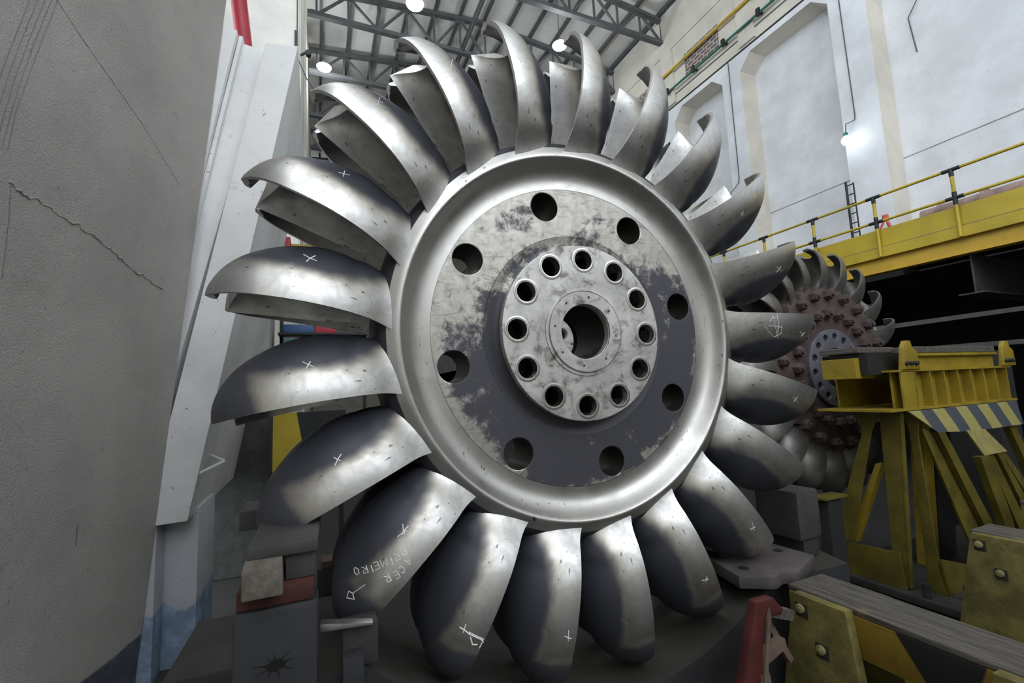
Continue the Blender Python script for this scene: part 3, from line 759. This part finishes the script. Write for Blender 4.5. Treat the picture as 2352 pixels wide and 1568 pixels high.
b = BM(); box(b, (FX0 + 0.26, FY0 - 0.05, 2.387), (FX1 - 0.16, FY0 + 0.4, 2.45), 0.01); box(b, (FX0 - 0.28, FY0 + 0.1, 2.405), (FX0 + 0.3, FY0 + 0.45, 2.46), 0.01); tp('wood_packing', b, M['wood_top'])
b = BM(); box(b, (FX0 - 0.30, FY0 + 0.12, 2.17), (FX0 - 0.02, FY1 - 0.12, 2.36), 0.006); tp('side_box', b, M['trestle'])
for x in (FX0 + 0.0, FX1 - 0.16):
    b = BM(); prism(b, [(x, FY0 - 0.1, 2.235), (x + 0.28, FY0 - 0.1, 2.235), (x + 0.26, FY0 - 0.1, 2.40), (x + 0.19, FY0 - 0.1, 2.44), (x + 0.17, FY0 - 0.1, 2.50), (x + 0.10, FY0 - 0.1, 2.50), (x + 0.05, FY0 - 0.1, 2.44)], (0, 0.04, 0), 0.006)
    o = tp('lug', b, M['trestle'], 30)
    for j in range(3):
        b = BM(); hexnut(b, (x + 0.06 + j * 0.075 - 5.8, FY0 - 0.1 - 2.9, 2.29), 0.022, 0.02, 'Y'); bm_obj('bolt', b, M['black_paint'], o, 30)
def pl(name, pts, vec, mat, sm=None):
    b = BM(); prism(b, pts, vec, 0.003); return tp(name, b, mat, sm)
pl('striped_apron', [(4.80, 2.37, 1.862), (6.75, 2.37, 1.862), (6.72, 2.33, 1.625), (5.99, 2.33, 1.626), (5.629, 2.33, 1.632), (5.124, 2.33, 1.662)], (0, 0.02, 0), M['stripe'])
pl('gusset', [(5.583, 2.325, 1.645), (5.922, 2.325, 1.632), (6.203, 2.295, 1.40), (5.77, 2.295, 1.399)], (0, 0.018, 0), painted('pale_yellow_paint', (0.36, 0.31, 0.11), 0.2, 5, 0.6, 0.1))
# plates on the side towards the big wheel
Yo = M['yellow_old_shaded']
pl('leg', [(4.79, 2.84, 1.866), (4.79, 2.595, 1.866), (4.79, 2.69, 1.673), (4.79, 2.967, 0.614), (4.79, 3.165, 0.56), (4.79, 2.765, 1.671)], (0.02, 0, 0), Yo)
pl('brace', [(4.86, 2.730, 1.363), (4.86, 2.673, 1.381), (4.86, 2.994, 0.576), (4.86, 3.062, 0.578)], (0.09, 0, 0), M['trestle'])
pl('leg', [(4.84, 2.63, 1.864), (4.84, 2.477, 1.864), (4.84, 2.579, 0.30), (4.84, 2.68, 0.30)], (0.02, 0, 0), Yo)
pl('leg', [(4.84, 2.475, 1.864), (4.84, 2.455, 1.864), (4.84, 2.558, 0.30), (4.84, 2.577, 0.30)], (0.05, 0, 0), Yo)
pl('base_side', [(4.815, 3.164, 0.565), (4.815, 2.60, 0.60), (4.815, 2.58, 0.285), (4.815, 3.239, 0.285)], (0.02, 0, 0), Yo)
pl('leg', [(4.97, 2.50, 1.860), (4.97, 2.373, 1.860), (4.97, 2.414, 1.641), (4.97, 2.392, 0.53), (4.97, 2.360, 0.285), (4.97, 2.49, 0.285), (4.97, 2.470, 1.595)], (0.02, 0, 0), Yo)
pl('base_front', [(4.93, 2.35, 0.60), (5.56, 2.35, 0.42), (5.56, 2.35, 0.285), (4.99, 2.35, 0.285)], (0, 0.02, 0), Yo)
# splayed legs on the front
pl('leg', [(4.982, 2.38, 1.698), (5.203, 2.38, 1.682), (5.80, 2.38, 0.72), (6.1, 2.38, 0.285), (5.70, 2.38, 0.285), (5.463, 2.38, 0.702)], (0, 0.02, 0), Yo)
pl('leg', [(5.12, 2.33, 1.66), (5.234, 2.33, 1.66), (5.812, 2.33, 0.785), (6.12, 2.33, 0.285), (5.99, 2.33, 0.285), (5.66, 2.33, 0.784)], (0, 0.045, 0), M['yellow_old_shaded'])
pl('leg', [(5.672, 2.29, 1.398), (5.845, 2.29, 1.398), (6.08, 2.29, 0.796), (6.20, 2.29, 0.285), (6.03, 2.29, 0.285), (5.911, 2.29, 0.789)], (0, 0.06, 0), Yo)
pl('leg', [(5.88, 2.32, 1.398), (5.99, 2.32, 1.398), (6.36, 2.32, 0.80), (6.65, 2.32, 0.285), (6.45, 2.32, 0.285)], (0, 0.03, 0), Yo)
pl('leg', [(6.02, 2.30, 1.398), (6.09, 2.30, 1.398), (6.442, 2.30, 0.93), (6.85, 2.30, 0.285), (6.72, 2.30, 0.285)], (0, 0.04, 0), Yo)
pl('leg', [(6.11, 2.31, 1.398), (6.19, 2.31, 1.398), (6.6, 2.31, 1.0), (7.2, 2.31, 0.285), (7.05, 2.31, 0.285)], (0, 0.05, 0), Yo)
pl('leg', [(6.49, 2.36, 1.63), (6.62, 2.36, 1.63), (6.90, 2.36, 1.16), (7.4, 2.36, 0.285), (7.25, 2.36, 0.285)], (0, 0.06, 0), Yo)
# inner posts
b = BM(); prism(b, [(5.80, 2.75, 1.86), (5.96, 2.75, 1.86), (5.746, 2.75, 0.285), (5.59, 2.75, 0.285)], (0, 0.12, 0), 0.003); tp('post', b, M['trestle'])
b = BM(); prism(b, [(6.08, 2.78, 1.86), (6.40, 2.78, 1.86), (6.133, 2.78, 0.285), (5.83, 2.78, 0.285)], (0, 0.1, 0), 0.003); tp('post', b, M['black'])
b = BM(); box(b, (4.74, 2.12, 0.22), (7.6, 3.30, 0.284), 0.008); tp('base_plate', b, M['steel_grey'], 30)
for x, y in ((4.80, 2.42), (5.02, 2.24)):
    b = BM(); tube(b, [(x, y, 0.284), (x, y, 0.40)], 0.028, 10); tp('anchor_bolt', b, M['steel_grey'], 40)
for i, (x, y) in enumerate(((4.8, 2.2), (5.8, 2.2), (7.2, 2.2), (5.0, 3.1), (7.2, 3.1))):
    b = BM(); box(b, (x, y, 0), (x + 0.08, y + 0.12, 0.22)); tp('foot', b, M['black'])

# ================================================================== BARRIERS
def barrier(label, x0, y_end, y_near, legs, top=1.0, w=0.31, side=M['barrier_side'], legmat=M['yellow_wood'], h=0.235):
    t = empty('barrier', label, 'barrier', (x0 + w / 2, (y_end + y_near) / 2, 0))
    ox = Vector((x0 + w / 2, (y_end + y_near) / 2, 0))
    def part(name, b, mat, par=t, sm=None, world=True):
        for v in b.verts: v.co -= ox
        return bm_obj(name, b, mat, par, sm)
    b = BM(); n = 40                           # top timber with a worn, slightly uneven surface
    box(b, (x0 + 0.004, y_near, top - 0.03), (x0 + w, y_end, top), 0.008)
    part('top_board', b, M['wood_top'], sm=40)
    b = BM(); box(b, (x0, y_near, top - h), (x0 + w - 0.01, y_end - 0.004, top - 0.031), 0.006)
    o = part('beam', b, side, sm=30)
    for ly in legs:
        b = BM(); th = 0.065
        prism(b, [(x0 - th, ly + 0.14, top - 0.005), (x0 - th, ly - 0.145, top + 0.0), (x0 - th, ly - 0.19, top - 0.45), (x0 - th, ly - 0.24, 0.0), (x0 - th, ly + 0.34, 0.0)], (th - 0.002, 0, 0), 0.008)
        lg = part('leg', b, legmat, sm=30)
        for dy, z in ((0.095, 0.925), (-0.0, 0.752)):
            yy = ly + dy; c = Vector((x0 - th, yy, z)) - ox
            b = BM(); box(b, (c.x - 0.004, c.y - 0.038, c.z - 0.045), (c.x + 0.004, c.y + 0.03, c.z + 0.03), 0.002); wsh = bm_obj('washer_plate', b, M['steel_grey'], lg)
            b = BM(); hexnut(b, (c.x - 0.004, c.y, c.z), 0.024, 0.014, 'X', 16); bm_obj('bolt', b, painted('dirty_yellow_bolt', (0.36, 0.32, 0.14), 0.3, 20, 0.5, 0.1, metal=0.3), wsh, 30)
        b = BM(); prism(b, [(x0 + w - 0.008, ly + 0.14, top - 0.02), (x0 + w - 0.008, ly - 0.14, top - 0.02), (x0 + w - 0.008, ly - 0.24, 0.0), (x0 + w - 0.008, ly + 0.3, 0.0)], (0.06, 0, 0), 0.008)
        part('leg', b, legmat, sm=30)
    return t
barrier('yellow and black timber barrier with bolted leg in the bottom right foreground', 2.55, 1.985, 0.55, (1.77, 0.93))
barrier('yellow timber barrier with grey top behind the foreground barrier, at the right edge', 4.555, 1.97, 0.8, (1.80,), side=M['yellow_wood'])
barrier('third timber barrier, only its grey top showing at the right edge', 5.6, 2.05, 1.0, (1.8,), top=1.06, side=M['yellow_wood'])
# red timber frame
rf = empty('timber_trestle', 'narrow red and bare-wood frame between the cradle and the foreground barrier', 'frame', (2.1, 1.8, 0))
def rp(name, b, mat):
    for v in b.verts: v.co -= Vector((2.1, 1.8, 0))
    return bm_obj(name, b, mat, rf, 30)
b = BM(); prism(b, [(2.072, 1.80, 1.065), (2.20, 1.80, 1.062), (2.262, 1.80, 0.995), (2.245, 1.80, 0.97), (2.155, 1.80, 0.985), (2.125, 1.80, 0.985), (1.975, 1.80, 0.35), (1.90, 1.80, 0.0), (1.78, 1.80, 0.0), (1.90, 1.80, 0.62)], (0, 0.05, 0), 0.003); rp('red_leg', b, painted('worn_crimson_paint', (0.085, 0.013, 0.012), 0.4, 5, 0.65, 0.3, (0.06, 0.035, 0.028), 0.85))
b = BM(); prism(b, [(2.150, 1.785, 1.03), (2.128, 1.785, 0.98), (1.98, 1.785, 0.35), (1.90, 1.785, 0.0), (2.0, 1.785, 0.0), (2.06, 1.785, 0.6), (2.153, 1.785, 0.97)], (0, 0.014, 0), 0.003); rp('bare_edge', b, M['pink_wood'])
b = BM(); beam(b, (2.14, 1.84, 1.005), (2.36, 1.84, 0.93), 0.05, 0.05); rp('rail', b, M['wood_top'])
b = BM(); beam(b, (2.20, 1.90, 0.97), (2.40, 1.90, 0.66), 0.03, 0.035); rp('brace', b, M['pink_wood'])
b = BM(); beam(b, (2.04, 1.84, 0.745), (2.30, 1.86, 0.80), 0.05, 0.05); beam(b, (2.04, 1.82, 0.685), (2.12, 1.82, 0.70), 0.04, 0.06); rp('crosspiece', b, M['pink_wood'])

# ================================================================== WALKWAY ON THE RIGHT
GX = 9.0
wk = empty('walkway', 'yellow gallery with tube railing along the right wall', 'walkway', (GX, 6, 4.0))
def wp_(name, b, mat, sm=None, par=None):
    for v in b.verts: v.co -= Vector((GX, 6, 4.0))
    return bm_obj(name, b, mat, par or wk, sm)
Y0, Y1 = -3.0, 30.0
b = BM(); box(b, (GX, Y0, 4.40), (GX + 0.02, Y1, 4.705)); wp_('toe_board', b, M['yellow'])
b = BM(); box(b, (GX - 0.03, Y0, 4.215), (GX + 0.02, Y1, 4.385)); wp_('fascia', b, M['yellow'])
b = BM(); box(b, (GX - 0.005, Y0, 4.385), (GX + 0.02, Y1, 4.40)); wp_('deck_edge', b, M['steel_dark'])
b = BM(); box(b, (GX + 0.05, Y0, 3.965), (GX + 0.07, Y1, 4.22)); box(b, (GX - 0.02, Y0, 3.955), (GX + 0.16, Y1, 3.97)); wp_('edge_beam', b, M['orange'])
b = BM(); box(b, (GX + 0.02, Y0, 4.34), (WX + 0.6, Y1, 4.395)); wp_('deck', b, M['steel_dark'])
b = BM(); tube(b, [(GX - 0.05, Y0, 5.275), (GX - 0.05, Y1, 5.275)], 0.022, 10); wp_('top_rail', b, M['yellow'], 60)
b = BM(); tube(b, [(GX - 0.05, Y0, 4.83), (GX - 0.05, Y1, 4.83)], 0.022, 10); wp_('mid_rail', b, M['yellow'], 60)
for k in range(-3, 18):
    y = 3.45 + k * 1.07
    b = BM(); tube(b, [(GX - 0.05, y, 4.22), (GX - 0.05, y, 5.275)], 0.026, 10); p_ = wp_('post', b, M['yellow'], 60)
    if k < 8:
        for z, za, zb in ((5.275, 5.27, 5.17), (4.83, 4.92, 4.72)):
            b = BM(); tube(b, [(GX - 0.05, y - 0.11, z), (GX - 0.05, y + 0.11, z)], 0.029, 10); tube(b, [(GX - 0.05, y, za), (GX - 0.05, y, zb)], 0.031, 10)
            wp_('clamp', b, M['black_paint'], 60, p_)
for y in (3.43, 9.5, -2.0):
    b = BM(); prism(b, [(GX + 0.12, y, 3.955), (GX + 2.0, y, 3.955), (GX + 2.0, y, 3.25), (GX + 0.12, y, 3.36)], (0, 0.025, 0)); box(b, (GX - 0.05, y - 0.15, 3.33), (GX + 2.0, y + 0.15, 3.35)); wp_('bracket', b, M['plate_grey'])
b = BM(); box(b, (WX + 0.62, -6, 0), (WX + 0.9, 5, 4.2))
bpy.data.meshes  # (bay stays open behind the walkway)
b.free()
# objects standing on the walkway
b = BM()
tube(b, [(9.5, 5.22, 4.40), (9.5, 5.22, 5.97)], 0.022, 8); tube(b, [(9.5, 5.09, 4.40), (9.5, 5.09, 5.90)], 0.014, 8)
for i in range(8): tube(b, [(9.5, 5.09, 4.55 + i * 0.19), (9.5, 5.22, 4.55 + i * 0.19)], 0.011, 6)
tag(bm_obj('ladder', b, M['black_paint'], None, 60), 'narrow black ladder upright on the gallery against the pier with the bulb', 'ladder')
b = BM()
for a in range(3): tube(b, [(9.45, 4.62, 5.02), (9.45 + 0.28 * math.cos(a * 2.1), 4.62 + 0.28 * math.sin(a * 2.1), 4.40)], 0.02, 6)
tube(b, [(9.45, 4.62, 4.98), (9.45, 4.62, 5.06)], 0.05, 8)
tag(bm_obj('tripod', b, painted('coral_paint', (0.62, 0.12, 0.08), 0.1, 4), None, 60), 'small red tripod on the gallery at the foot of the ladder', 'tripod')
b = BM(); tube(b, [(9.35, 5.2, 4.56), (9.35, 6.4, 4.56)], 0.10, 10); tag(bm_obj('red_pipe', b, M['red'], None, 60), 'red pipe lying on the gallery left of the tripod', 'pipe')
b = BM(); tube(b, [(9.6, 2.9, 4.86), (9.6, 4.15, 4.86)], 0.11, 12); tube(b, [(9.6, 3.3, 4.86), (9.6, 3.36, 4.86)], 0.16, 12); tube(b, [(9.6, 3.85, 4.86), (9.6, 3.9, 4.86)], 0.15, 12); tube(b, [(9.6, 2.9, 4.86), (9.6, 2.9, 4.4)], 0.1, 8)
tag(bm_obj('rusty_pipe', b, painted('pale_rust', (0.34, 0.24, 0.21), 0.3, 4), None, 60), 'rusty flanged pipe behind the toe board of the gallery', 'pipe')
# services on the wall
def wall_pipe(name, label, x, z, r, mat, y0=-5, y1=40):
    b = BM(); tube(b, [(x, y0, z), (x, y1, z)], r, 10); return tag(bm_obj(name, b, mat, None, 60), label, 'pipe')
gp = wall_pipe('green_pipe', 'thin green pipe on black brackets along the right wall', WX - 0.16, 11.95, 0.035, M['green'])
for k in range(14):
    y = 6.35 + k * 1.15
    b = BM(); box(b, (WX - 0.22, y - 0.03, 11.93), (WX - 0.032, y + 0.03, 11.99)); box(b, (WX - 0.24, y - 0.05, 11.85), (WX - 0.17, y + 0.05, 12.05)); bm_obj('bracket', b, M['black_paint'], gp)
wall_pipe('grey_conduit', 'thin grey conduit below the green pipe', WX - 0.05, 11.78, 0.014, M['w2flange'])
wall_pipe('yellow_pipe', 'ochre yellow pipe high on the right wall above the green one', WX - 0.16, 12.59, 0.045, M['orange'], -5, 11.25)
def hanging_bulb(label, y, ztop, z, wirelabel=None, lit=True):
    t = empty('bare_bulb', label, 'lamp', (WX - 0.10, y, z))
    b = BM(); tube(b, [(0.09, 0.02, ztop - z), (0.09, 0.0, 0.55), (0.06, 0.0, 0.42), (-0.10, 0.10, 0.34), (-0.12, 0.12, 0.08)], 0.012, 6); bm_obj('cable', b, M['steel_dark'], t, 60)
    b = BM(); lathe_z(b, [(0.012, 0.16), (0.04, 0.14), (0.045, 0.06), (0.05, 0.05)], 16, (-0.12, 0.12, 0)); bm_obj('socket', b, M['green'], t, 60)
    b = BM(); lathe_z(b, [(0.045, 0.06), (0.09, 0.0), (0.095, -0.05), (0.07, -0.11), (0.0, -0.14)], 20, (-0.12, 0.12, 0)); bm_obj('glass', b, M['bulb'], t, 60)
    ld = bpy.data.lights.new('bulb_light', 'POINT'); ld.energy = 6; ld.shadow_soft_size = 0.1; ld.color = (0.88, 0.95, 1.0)
    lo = bpy.data.objects.new('bulb_light', ld); COL.objects.link(lo); lo.parent = t; lo.location = (-0.28, 0.12, -0.02)
hanging_bulb('lit bare bulb on a cable in front of the white pier', 5.68, 11.4, 7.42)
b = BM(); tube(b, [(WX - 0.02, 8.70, 11.4), (WX - 0.02, 8.72, 7.9), (WX - 0.05, 8.74, 7.75), (WX - 0.12, 8.95, 7.55), (WX - 0.14, 8.98, 7.3)], 0.012, 6)
tag(bm_obj('cable', b, M['steel_dark'], None, 60), 'thin dark cable down the second white pier, without a bulb', 'cable')
b = BM(); tube(b, [(WX + 0.58, 4.75, 10.4), (WX + 0.55, 4.55, 10.0), (WX + 0.55, 4.75, 9.7), (WX + 0.58, 4.7, 8.9)], 0.012, 6)
tag(bm_obj('cable', b, M['steel_dark'], None, 60), 'loose curled wire on the right wall beside the pier', 'cable')

# pendant lamps
def pendant(label, loc, wire):
    t = empty('pendant_lamp', label, 'lamp', loc, group='round pendant lamps under the roof')
    b = BM(); tube(b, [(0, 0, 0.16), (0.0, 0, wire)], 0.012, 6); bm_obj('cord', b, M['steel_dark'], t)
    b = BM(); lathe_z(b, [(0.03, 0.24), (0.07, 0.20), (0.09, 0.13), (0.16, 0.08), (0.25, 0.0), (0.24, 0.0), (0.10, 0.10)], 28); bm_obj('shade', b, plain('enamel', (0.30, 0.33, 0.34), 0.4), t, 60)
    b = BM(); lathe_z(b, [(0.235, 0.012), (0.22, -0.05), (0.14, -0.10), (0.0, -0.12)], 28); bm_obj('diffuser', b, M['bulb'], t, 60)
    ld = bpy.data.lights.new('lamp_light', 'POINT'); ld.energy = 220; ld.shadow_soft_size = 0.2; ld.color = (0.90, 0.97, 1.0)
    lo = bpy.data.objects.new('lamp_light', ld); COL.objects.link(lo); lo.parent = t; lo.location = (0, 0, -0.30)
pendant('bright pendant lamp between the two topmost buckets', (7.36, 12.0, 13.50), 1.85)
pendant('pendant lamp cut by the top edge of the picture', (2.475, 11.5, 13.0), 2.2)
pendant('pendant lamp beside the left hall corner, the upper of two', (0.20, 16.0, 13.76), 1.3)
pendant('pendant lamp beside the left hall corner, the lower of two', (0.22, 28.0, 13.9), 1.15)

# left side details
b = BM(); tube(b, [(-0.685, 4.98, 5.70), (-0.685, 4.98, 5.75), (-0.74, 4.9, 6.27), (-0.80, 4.9, 7.2)], 0.075, 18)
tag(bm_obj('red_pipe', b, M['red'], None, 60), 'thick red pipe rising from the top of the white buttress', 'pipe')
fl = empty('floodlight', 'small dark floodlight on an arm at the white hall corner', 'lamp', (-0.22, 8.9, 8.84))
b = BM(); tube(b, [(-0.085, 0.095, 0.0), (0.02, 0, 0.02)], 0.022, 8); bm_obj('arm', b, M['plate_grey'], fl, 60)
b = BM(); lathe_y(b, [(0.0, 0.1), (0.06, 0.09), (0.075, -0.05), (0.06, -0.06), (0.0, -0.04)], 16); o = bm_obj('head', b, M['black_paint'], fl, 60); o.location = (0.05, 0, 0.0); o.scale = (0.75, 0.75, 0.75)
b = BM(); tube(b, [(-0.37, 8.95, 10.5), (-0.37, 8.94, 8.75), (-0.20, 8.95, 8.35), (-0.0, 9.1, 8.15)], 0.012, 6); tube(b, [(-0.40, 8.96, 9.3), (-0.40, 8.96, 7.6)], 0.02, 6)
tag(bm_obj('cable', b, M['steel_dark'], None, 60), 'dark cable at the white hall corner near the floodlight', 'cable')
b = BM()
pp = [(-1.0, 4.95, 1.70), (-0.90, 5.5, 1.72), (-0.74, 4.86, 1.72)]
beam(b, (-0.985, 4.72, 1.60), (-0.76, 4.82, 1.70), 0.012, 0.016); beam(b, (-0.76, 4.82, 1.70), (-0.93, 5.1, 1.74), 0.012, 0.016)
tag(bm_obj('angle_bracket', b, M['strut']), 'thin pointed steel bracket sticking out of the buttress', 'bracket')
# goods seen through the wheel on the left
cab = empty('panel_stand', 'yellow and black panel standing in the gloom left of the wheel', 'panel', (-0.1, 6.6, 0))
b = BM(); prism(b, [(-0.42, 0, 1.2), (0.0, 0, 1.2), (-0.15, 0, 2.05), (-0.42, 0, 2.05)], (0, 0.05, 0)); bm_obj('yellow_half', b, M['yellow'], cab)
b = BM(); prism(b, [(0.003, 0, 1.2), (0.45, 0, 1.2), (0.45, 0, 2.05), (-0.147, 0, 2.05)], (0, 0.05, 0)); bm_obj('black_half', b, M['black_paint'], cab)
b = BM(); box(b, (-0.40, 0.0, 0), (-0.34, 0.05, 1.2)); box(b, (0.36, 0.0, 0), (0.42, 0.05, 1.2)); bm_obj('legs', b, M['black_paint'], cab).name = 'leg_frame'
rk = empty('rack', 'dark rack holding coloured boxes seen through the wheel at the left', 'rack', (0.1, 7.2, 0))
b = BM()
for z in (2.9, 3.15, 4.2): box(b, (-0.62, 0, z), (0.6, 0.4, z + 0.03))
for x in (-0.62, 0.56): box(b, (x, 0.35, 0), (x + 0.05, 0.4, 4.6))
bm_obj('shelves', b, M['black_paint'], rk).name = 'shelf_frame'
block('storage_box', 'teal box on the dark rack seen between left buckets', 'box', (-0.45, 7.22, 2.931), (0.2, 7.5, 3.10), M['teal'])
block('storage_box', 'blue box on the dark rack above the teal one', 'box', (-0.45, 7.22, 3.181), (-0.05, 7.5, 3.30), M['blue'])
block('storage_box', 'red box on the dark rack beside the blue one', 'box', (-0.02, 7.22, 3.181), (0.25, 7.5, 3.34), M['red'])
block('storage_box', 'yellow box on the top shelf of the dark rack', 'box', (-0.36, 7.22, 4.231), (0.1, 7.5, 4.5), M['yellow'])
block('storage_box', 'red box at the left end of the top shelf of the dark rack', 'box', (-0.50, 7.22, 4.231), (-0.37, 7.5, 4.6), M['red'])
rg = empty('steel_ring', 'pale round steel ring glimpsed through the bore of the large wheel', 'ring', (2.66, 4.7, 2.84))
b = plate_with_holes(0.24, 0.07, [(0.17, k * PI / 4, 0.015) for k in range(8)], -0.04, 0.04, 0.006, 20); bm_obj('face', b, painted('pale_ring_steel', (0.62, 0.60, 0.56), 0.15, 4, 0.5, 0.05), rg, 40)
block('ring_stand', 'dark stand under the pale ring behind the large wheel', 'stand', (2.3, 4.742, 0.0), (3.05, 4.95, 3.0), M['steel_grey'], 0.01)
# long steel bars in the bay beneath the walkway
for (p, q, lab) in (((7.0, 3.9, 2.82), (8.9, 2.4, 3.02), 'upper long steel bar lying in the dark behind the trestle'), ((7.1, 3.8, 2.50), (8.9, 2.4, 2.56), 'lower long steel bar lying in the dark behind the trestle')):
    b = BM(); beam(b, p, q, 0.10, 0.06); tag(bm_obj('steel_bar', b, M['plate_grey']), lab, 'bar')
block('bar_rack', 'black support carrying the long steel bars', 'rack', (7.75, 2.9, 0.0), (8.3, 3.5, 2.44), M['black'])

# ================================================================== CHALK MARKS on the buckets
bpy.context.view_layer.update()
trees = []
for deg, o in buckets:
    mw_ = o.matrix_world
    me = o.data
    trees.append((o, BVHTree.FromPolygons([mw_ @ v.co for v in me.vertices], [p.vertices[:] for p in me.polygons])))
def ray_px(u, v):
    return (ROWS @ Vector(((u - CX) / F, (v - CY) / F, 1.0))).normalized()
def hit(u, v):
    d = ray_px(u, v); best = None
    for o, t in trees:
        loc, nrm, idx, dist = t.ray_cast(CAM, d)
        if loc is not None and (best is None or dist < best[3]): best = (o, loc, nrm, dist)
    return best
def chalk(strokes, w=0.0028):
    pts_by = {}; owner = None; b = BM()
    for st in strokes:
        fine = []
        for (u0, v0), (u1, v1) in zip(st, st[1:]):
            k = max(1, int(math.hypot(u1 - u0, v1 - v0) / 4))
            fine += [(u0 + (u1 - u0) * i / k, v0 + (v1 - v0) * i / k) for i in range(k)]
        fine.append(st[-1]); P = []
        for q in fine:
            h = hit(*q)
            if h is None: continue
            if owner is None: owner = h[0]
            if h[0] is owner: P.append(h[1] + (-ray_px(*q)) * 0.0008)
        if len(P) >= 2: tube(b, P, w * random.uniform(0.7, 1.1), 5)
    if owner is None or not b.verts: b.free(); return
    inv = owner.matrix_world.inverted()
    for v in b.verts: v.co = inv @ v.co
    bm_obj('chalk_mark', b, M['chalk'], owner)
def cross(x, y, a=10, b_=10, r=0.0):
    c, s = math.cos(r), math.sin(r)
    R = lambda p: (x + p[0] * c - p[1] * s, y + p[0] * s + p[1] * c)
    return [[R((-a, -2)), R((a, 2))], [R((1, -b_)), R((-1, b_))]]
chalk(cross(1037, 147, 7, 12, 0.1), 0.002)
chalk(cross(870, 232, 11, 10, 0.2), 0.002)
chalk(cross(790, 399, 13, 7, 0.1), 0.0022)
chalk([[(697, 584), (712, 593), (728, 599)], [(725, 587), (712, 593), (703, 601)]])
chalk([[(695, 831), (708, 837), (720, 842)], [(713, 830), (708, 838), (703, 847)]])
chalk([[(766, 1050), (774, 1054), (782, 1058)], [(784, 1042), (776, 1054), (769, 1069)]])
chalk([[(925, 1203), (926, 1216), (930, 1228)], [(938, 1207), (928, 1219), (922, 1228)], [(913, 1233), (926, 1222), (936, 1218)]])
chalk([[(1055, 1440), (1066, 1446), (1078, 1456), (1100, 1466), (1120, 1478)], [(1070, 1433), (1064, 1452)], [(1077, 1451), (1098, 1462), (1119, 1470)], [(1111, 1467), (1101, 1488)], [(1106, 1468), (1114, 1482)], [(1080, 1462), (1085, 1480), (1096, 1480)]])
chalk([[(1306, 1448), (1305, 1472)], [(1297, 1461), (1313, 1467)]])
chalk([[(1612, 1333), (1627, 1330)], [(1624, 1324), (1621, 1336)]], 0.002)
chalk([[(1722, 1216), (1735, 1210)], [(1728, 1200), (1732, 1219)]], 0.002)
chalk([[(1821, 911), (1833, 925)], [(1832, 911), (1823, 923)]], 0.002)
chalk([[(1784, 613), (1795, 622)], [(1794, 611), (1784, 625)]], 0.002)
chalk([[(1700, 488), (1709, 494)], [(1708, 485), (1701, 497)]], 0.0014)
chalk([[(1838, 762), (1845, 770)], [(1848, 763), (1840, 772)]], 0.002)
chalk([[(1773, 712), (1780, 745), (1787, 777)], [(1783, 712), (1789, 745), (1786, 765)], [(1768, 738), (1775, 728), (1787, 731)], [(1766, 748), (1780, 749), (1797, 752)], [(1796, 745), (1795, 765), (1778, 774), (1764, 760), (1757, 748)]], 0.0022)
GL = {'P': [[(0, 0), (0, 1)], [(0, 1), (.6, .95), (.6, .55), (0, .5)]], 'R': [[(0, 0), (0, 1)], [(0, 1), (.6, .95), (.6, .6), (0, .5), (.65, 0)]], 'I': [[(.2, 0), (.2, 1)]],
      'M': [[(0, 0), (.05, 1), (.4, .4), (.75, 1), (.8, 0)]], 'E': [[(.6, 0), (0, 0), (0, 1), (.6, 1)], [(0, .5), (.5, .5)]], 'O': [[(.3, 0), (0, .4), (.1, .9), (.45, 1), (.65, .55), (.5, .05), (.3, 0)]],
      'A': [[(0, 0), (.35, 1), (.7, 0)], [(.15, .4), (.55, .4)]], 'C': [[(.6, .85), (.2, 1), (0, .5), (.2, 0), (.6, .1)]]}
def word(txt, pos, size, d):
    ux, uy = d; vx, vy = uy, -ux; st = []
    for ch, (px, py) in zip(txt, pos):
        for g in GL[ch]: st.append([(px + (x - .3) * size * ux + (y - .5) * size * vx, py + (x - .3) * size * uy + (y - .5) * size * vy) for x, y in g])
    return st
def zc(x, y): return (560 + x / 2.76, 1000 + y / 2.76)
chalk(word('PRIMEIRO', [zc(1015, 735), zc(972, 768), zc(935, 798), zc(893, 805), zc(840, 825), zc(808, 845), zc(768, 850), zc(715, 858)], 17, (-0.94, 0.34)), 0.0018)
chalk(word('ACER', [zc(1045, 800), zc(1003, 850), zc(968, 883), zc(912, 905)], 17, (-0.85, 0.52)), 0.0018)
chalk([[zc(768, 945), zc(690, 1000)], [zc(665, 985), zc(652, 1028), zc(700, 1038), zc(690, 1000), zc(665, 985)]], 0.0022)
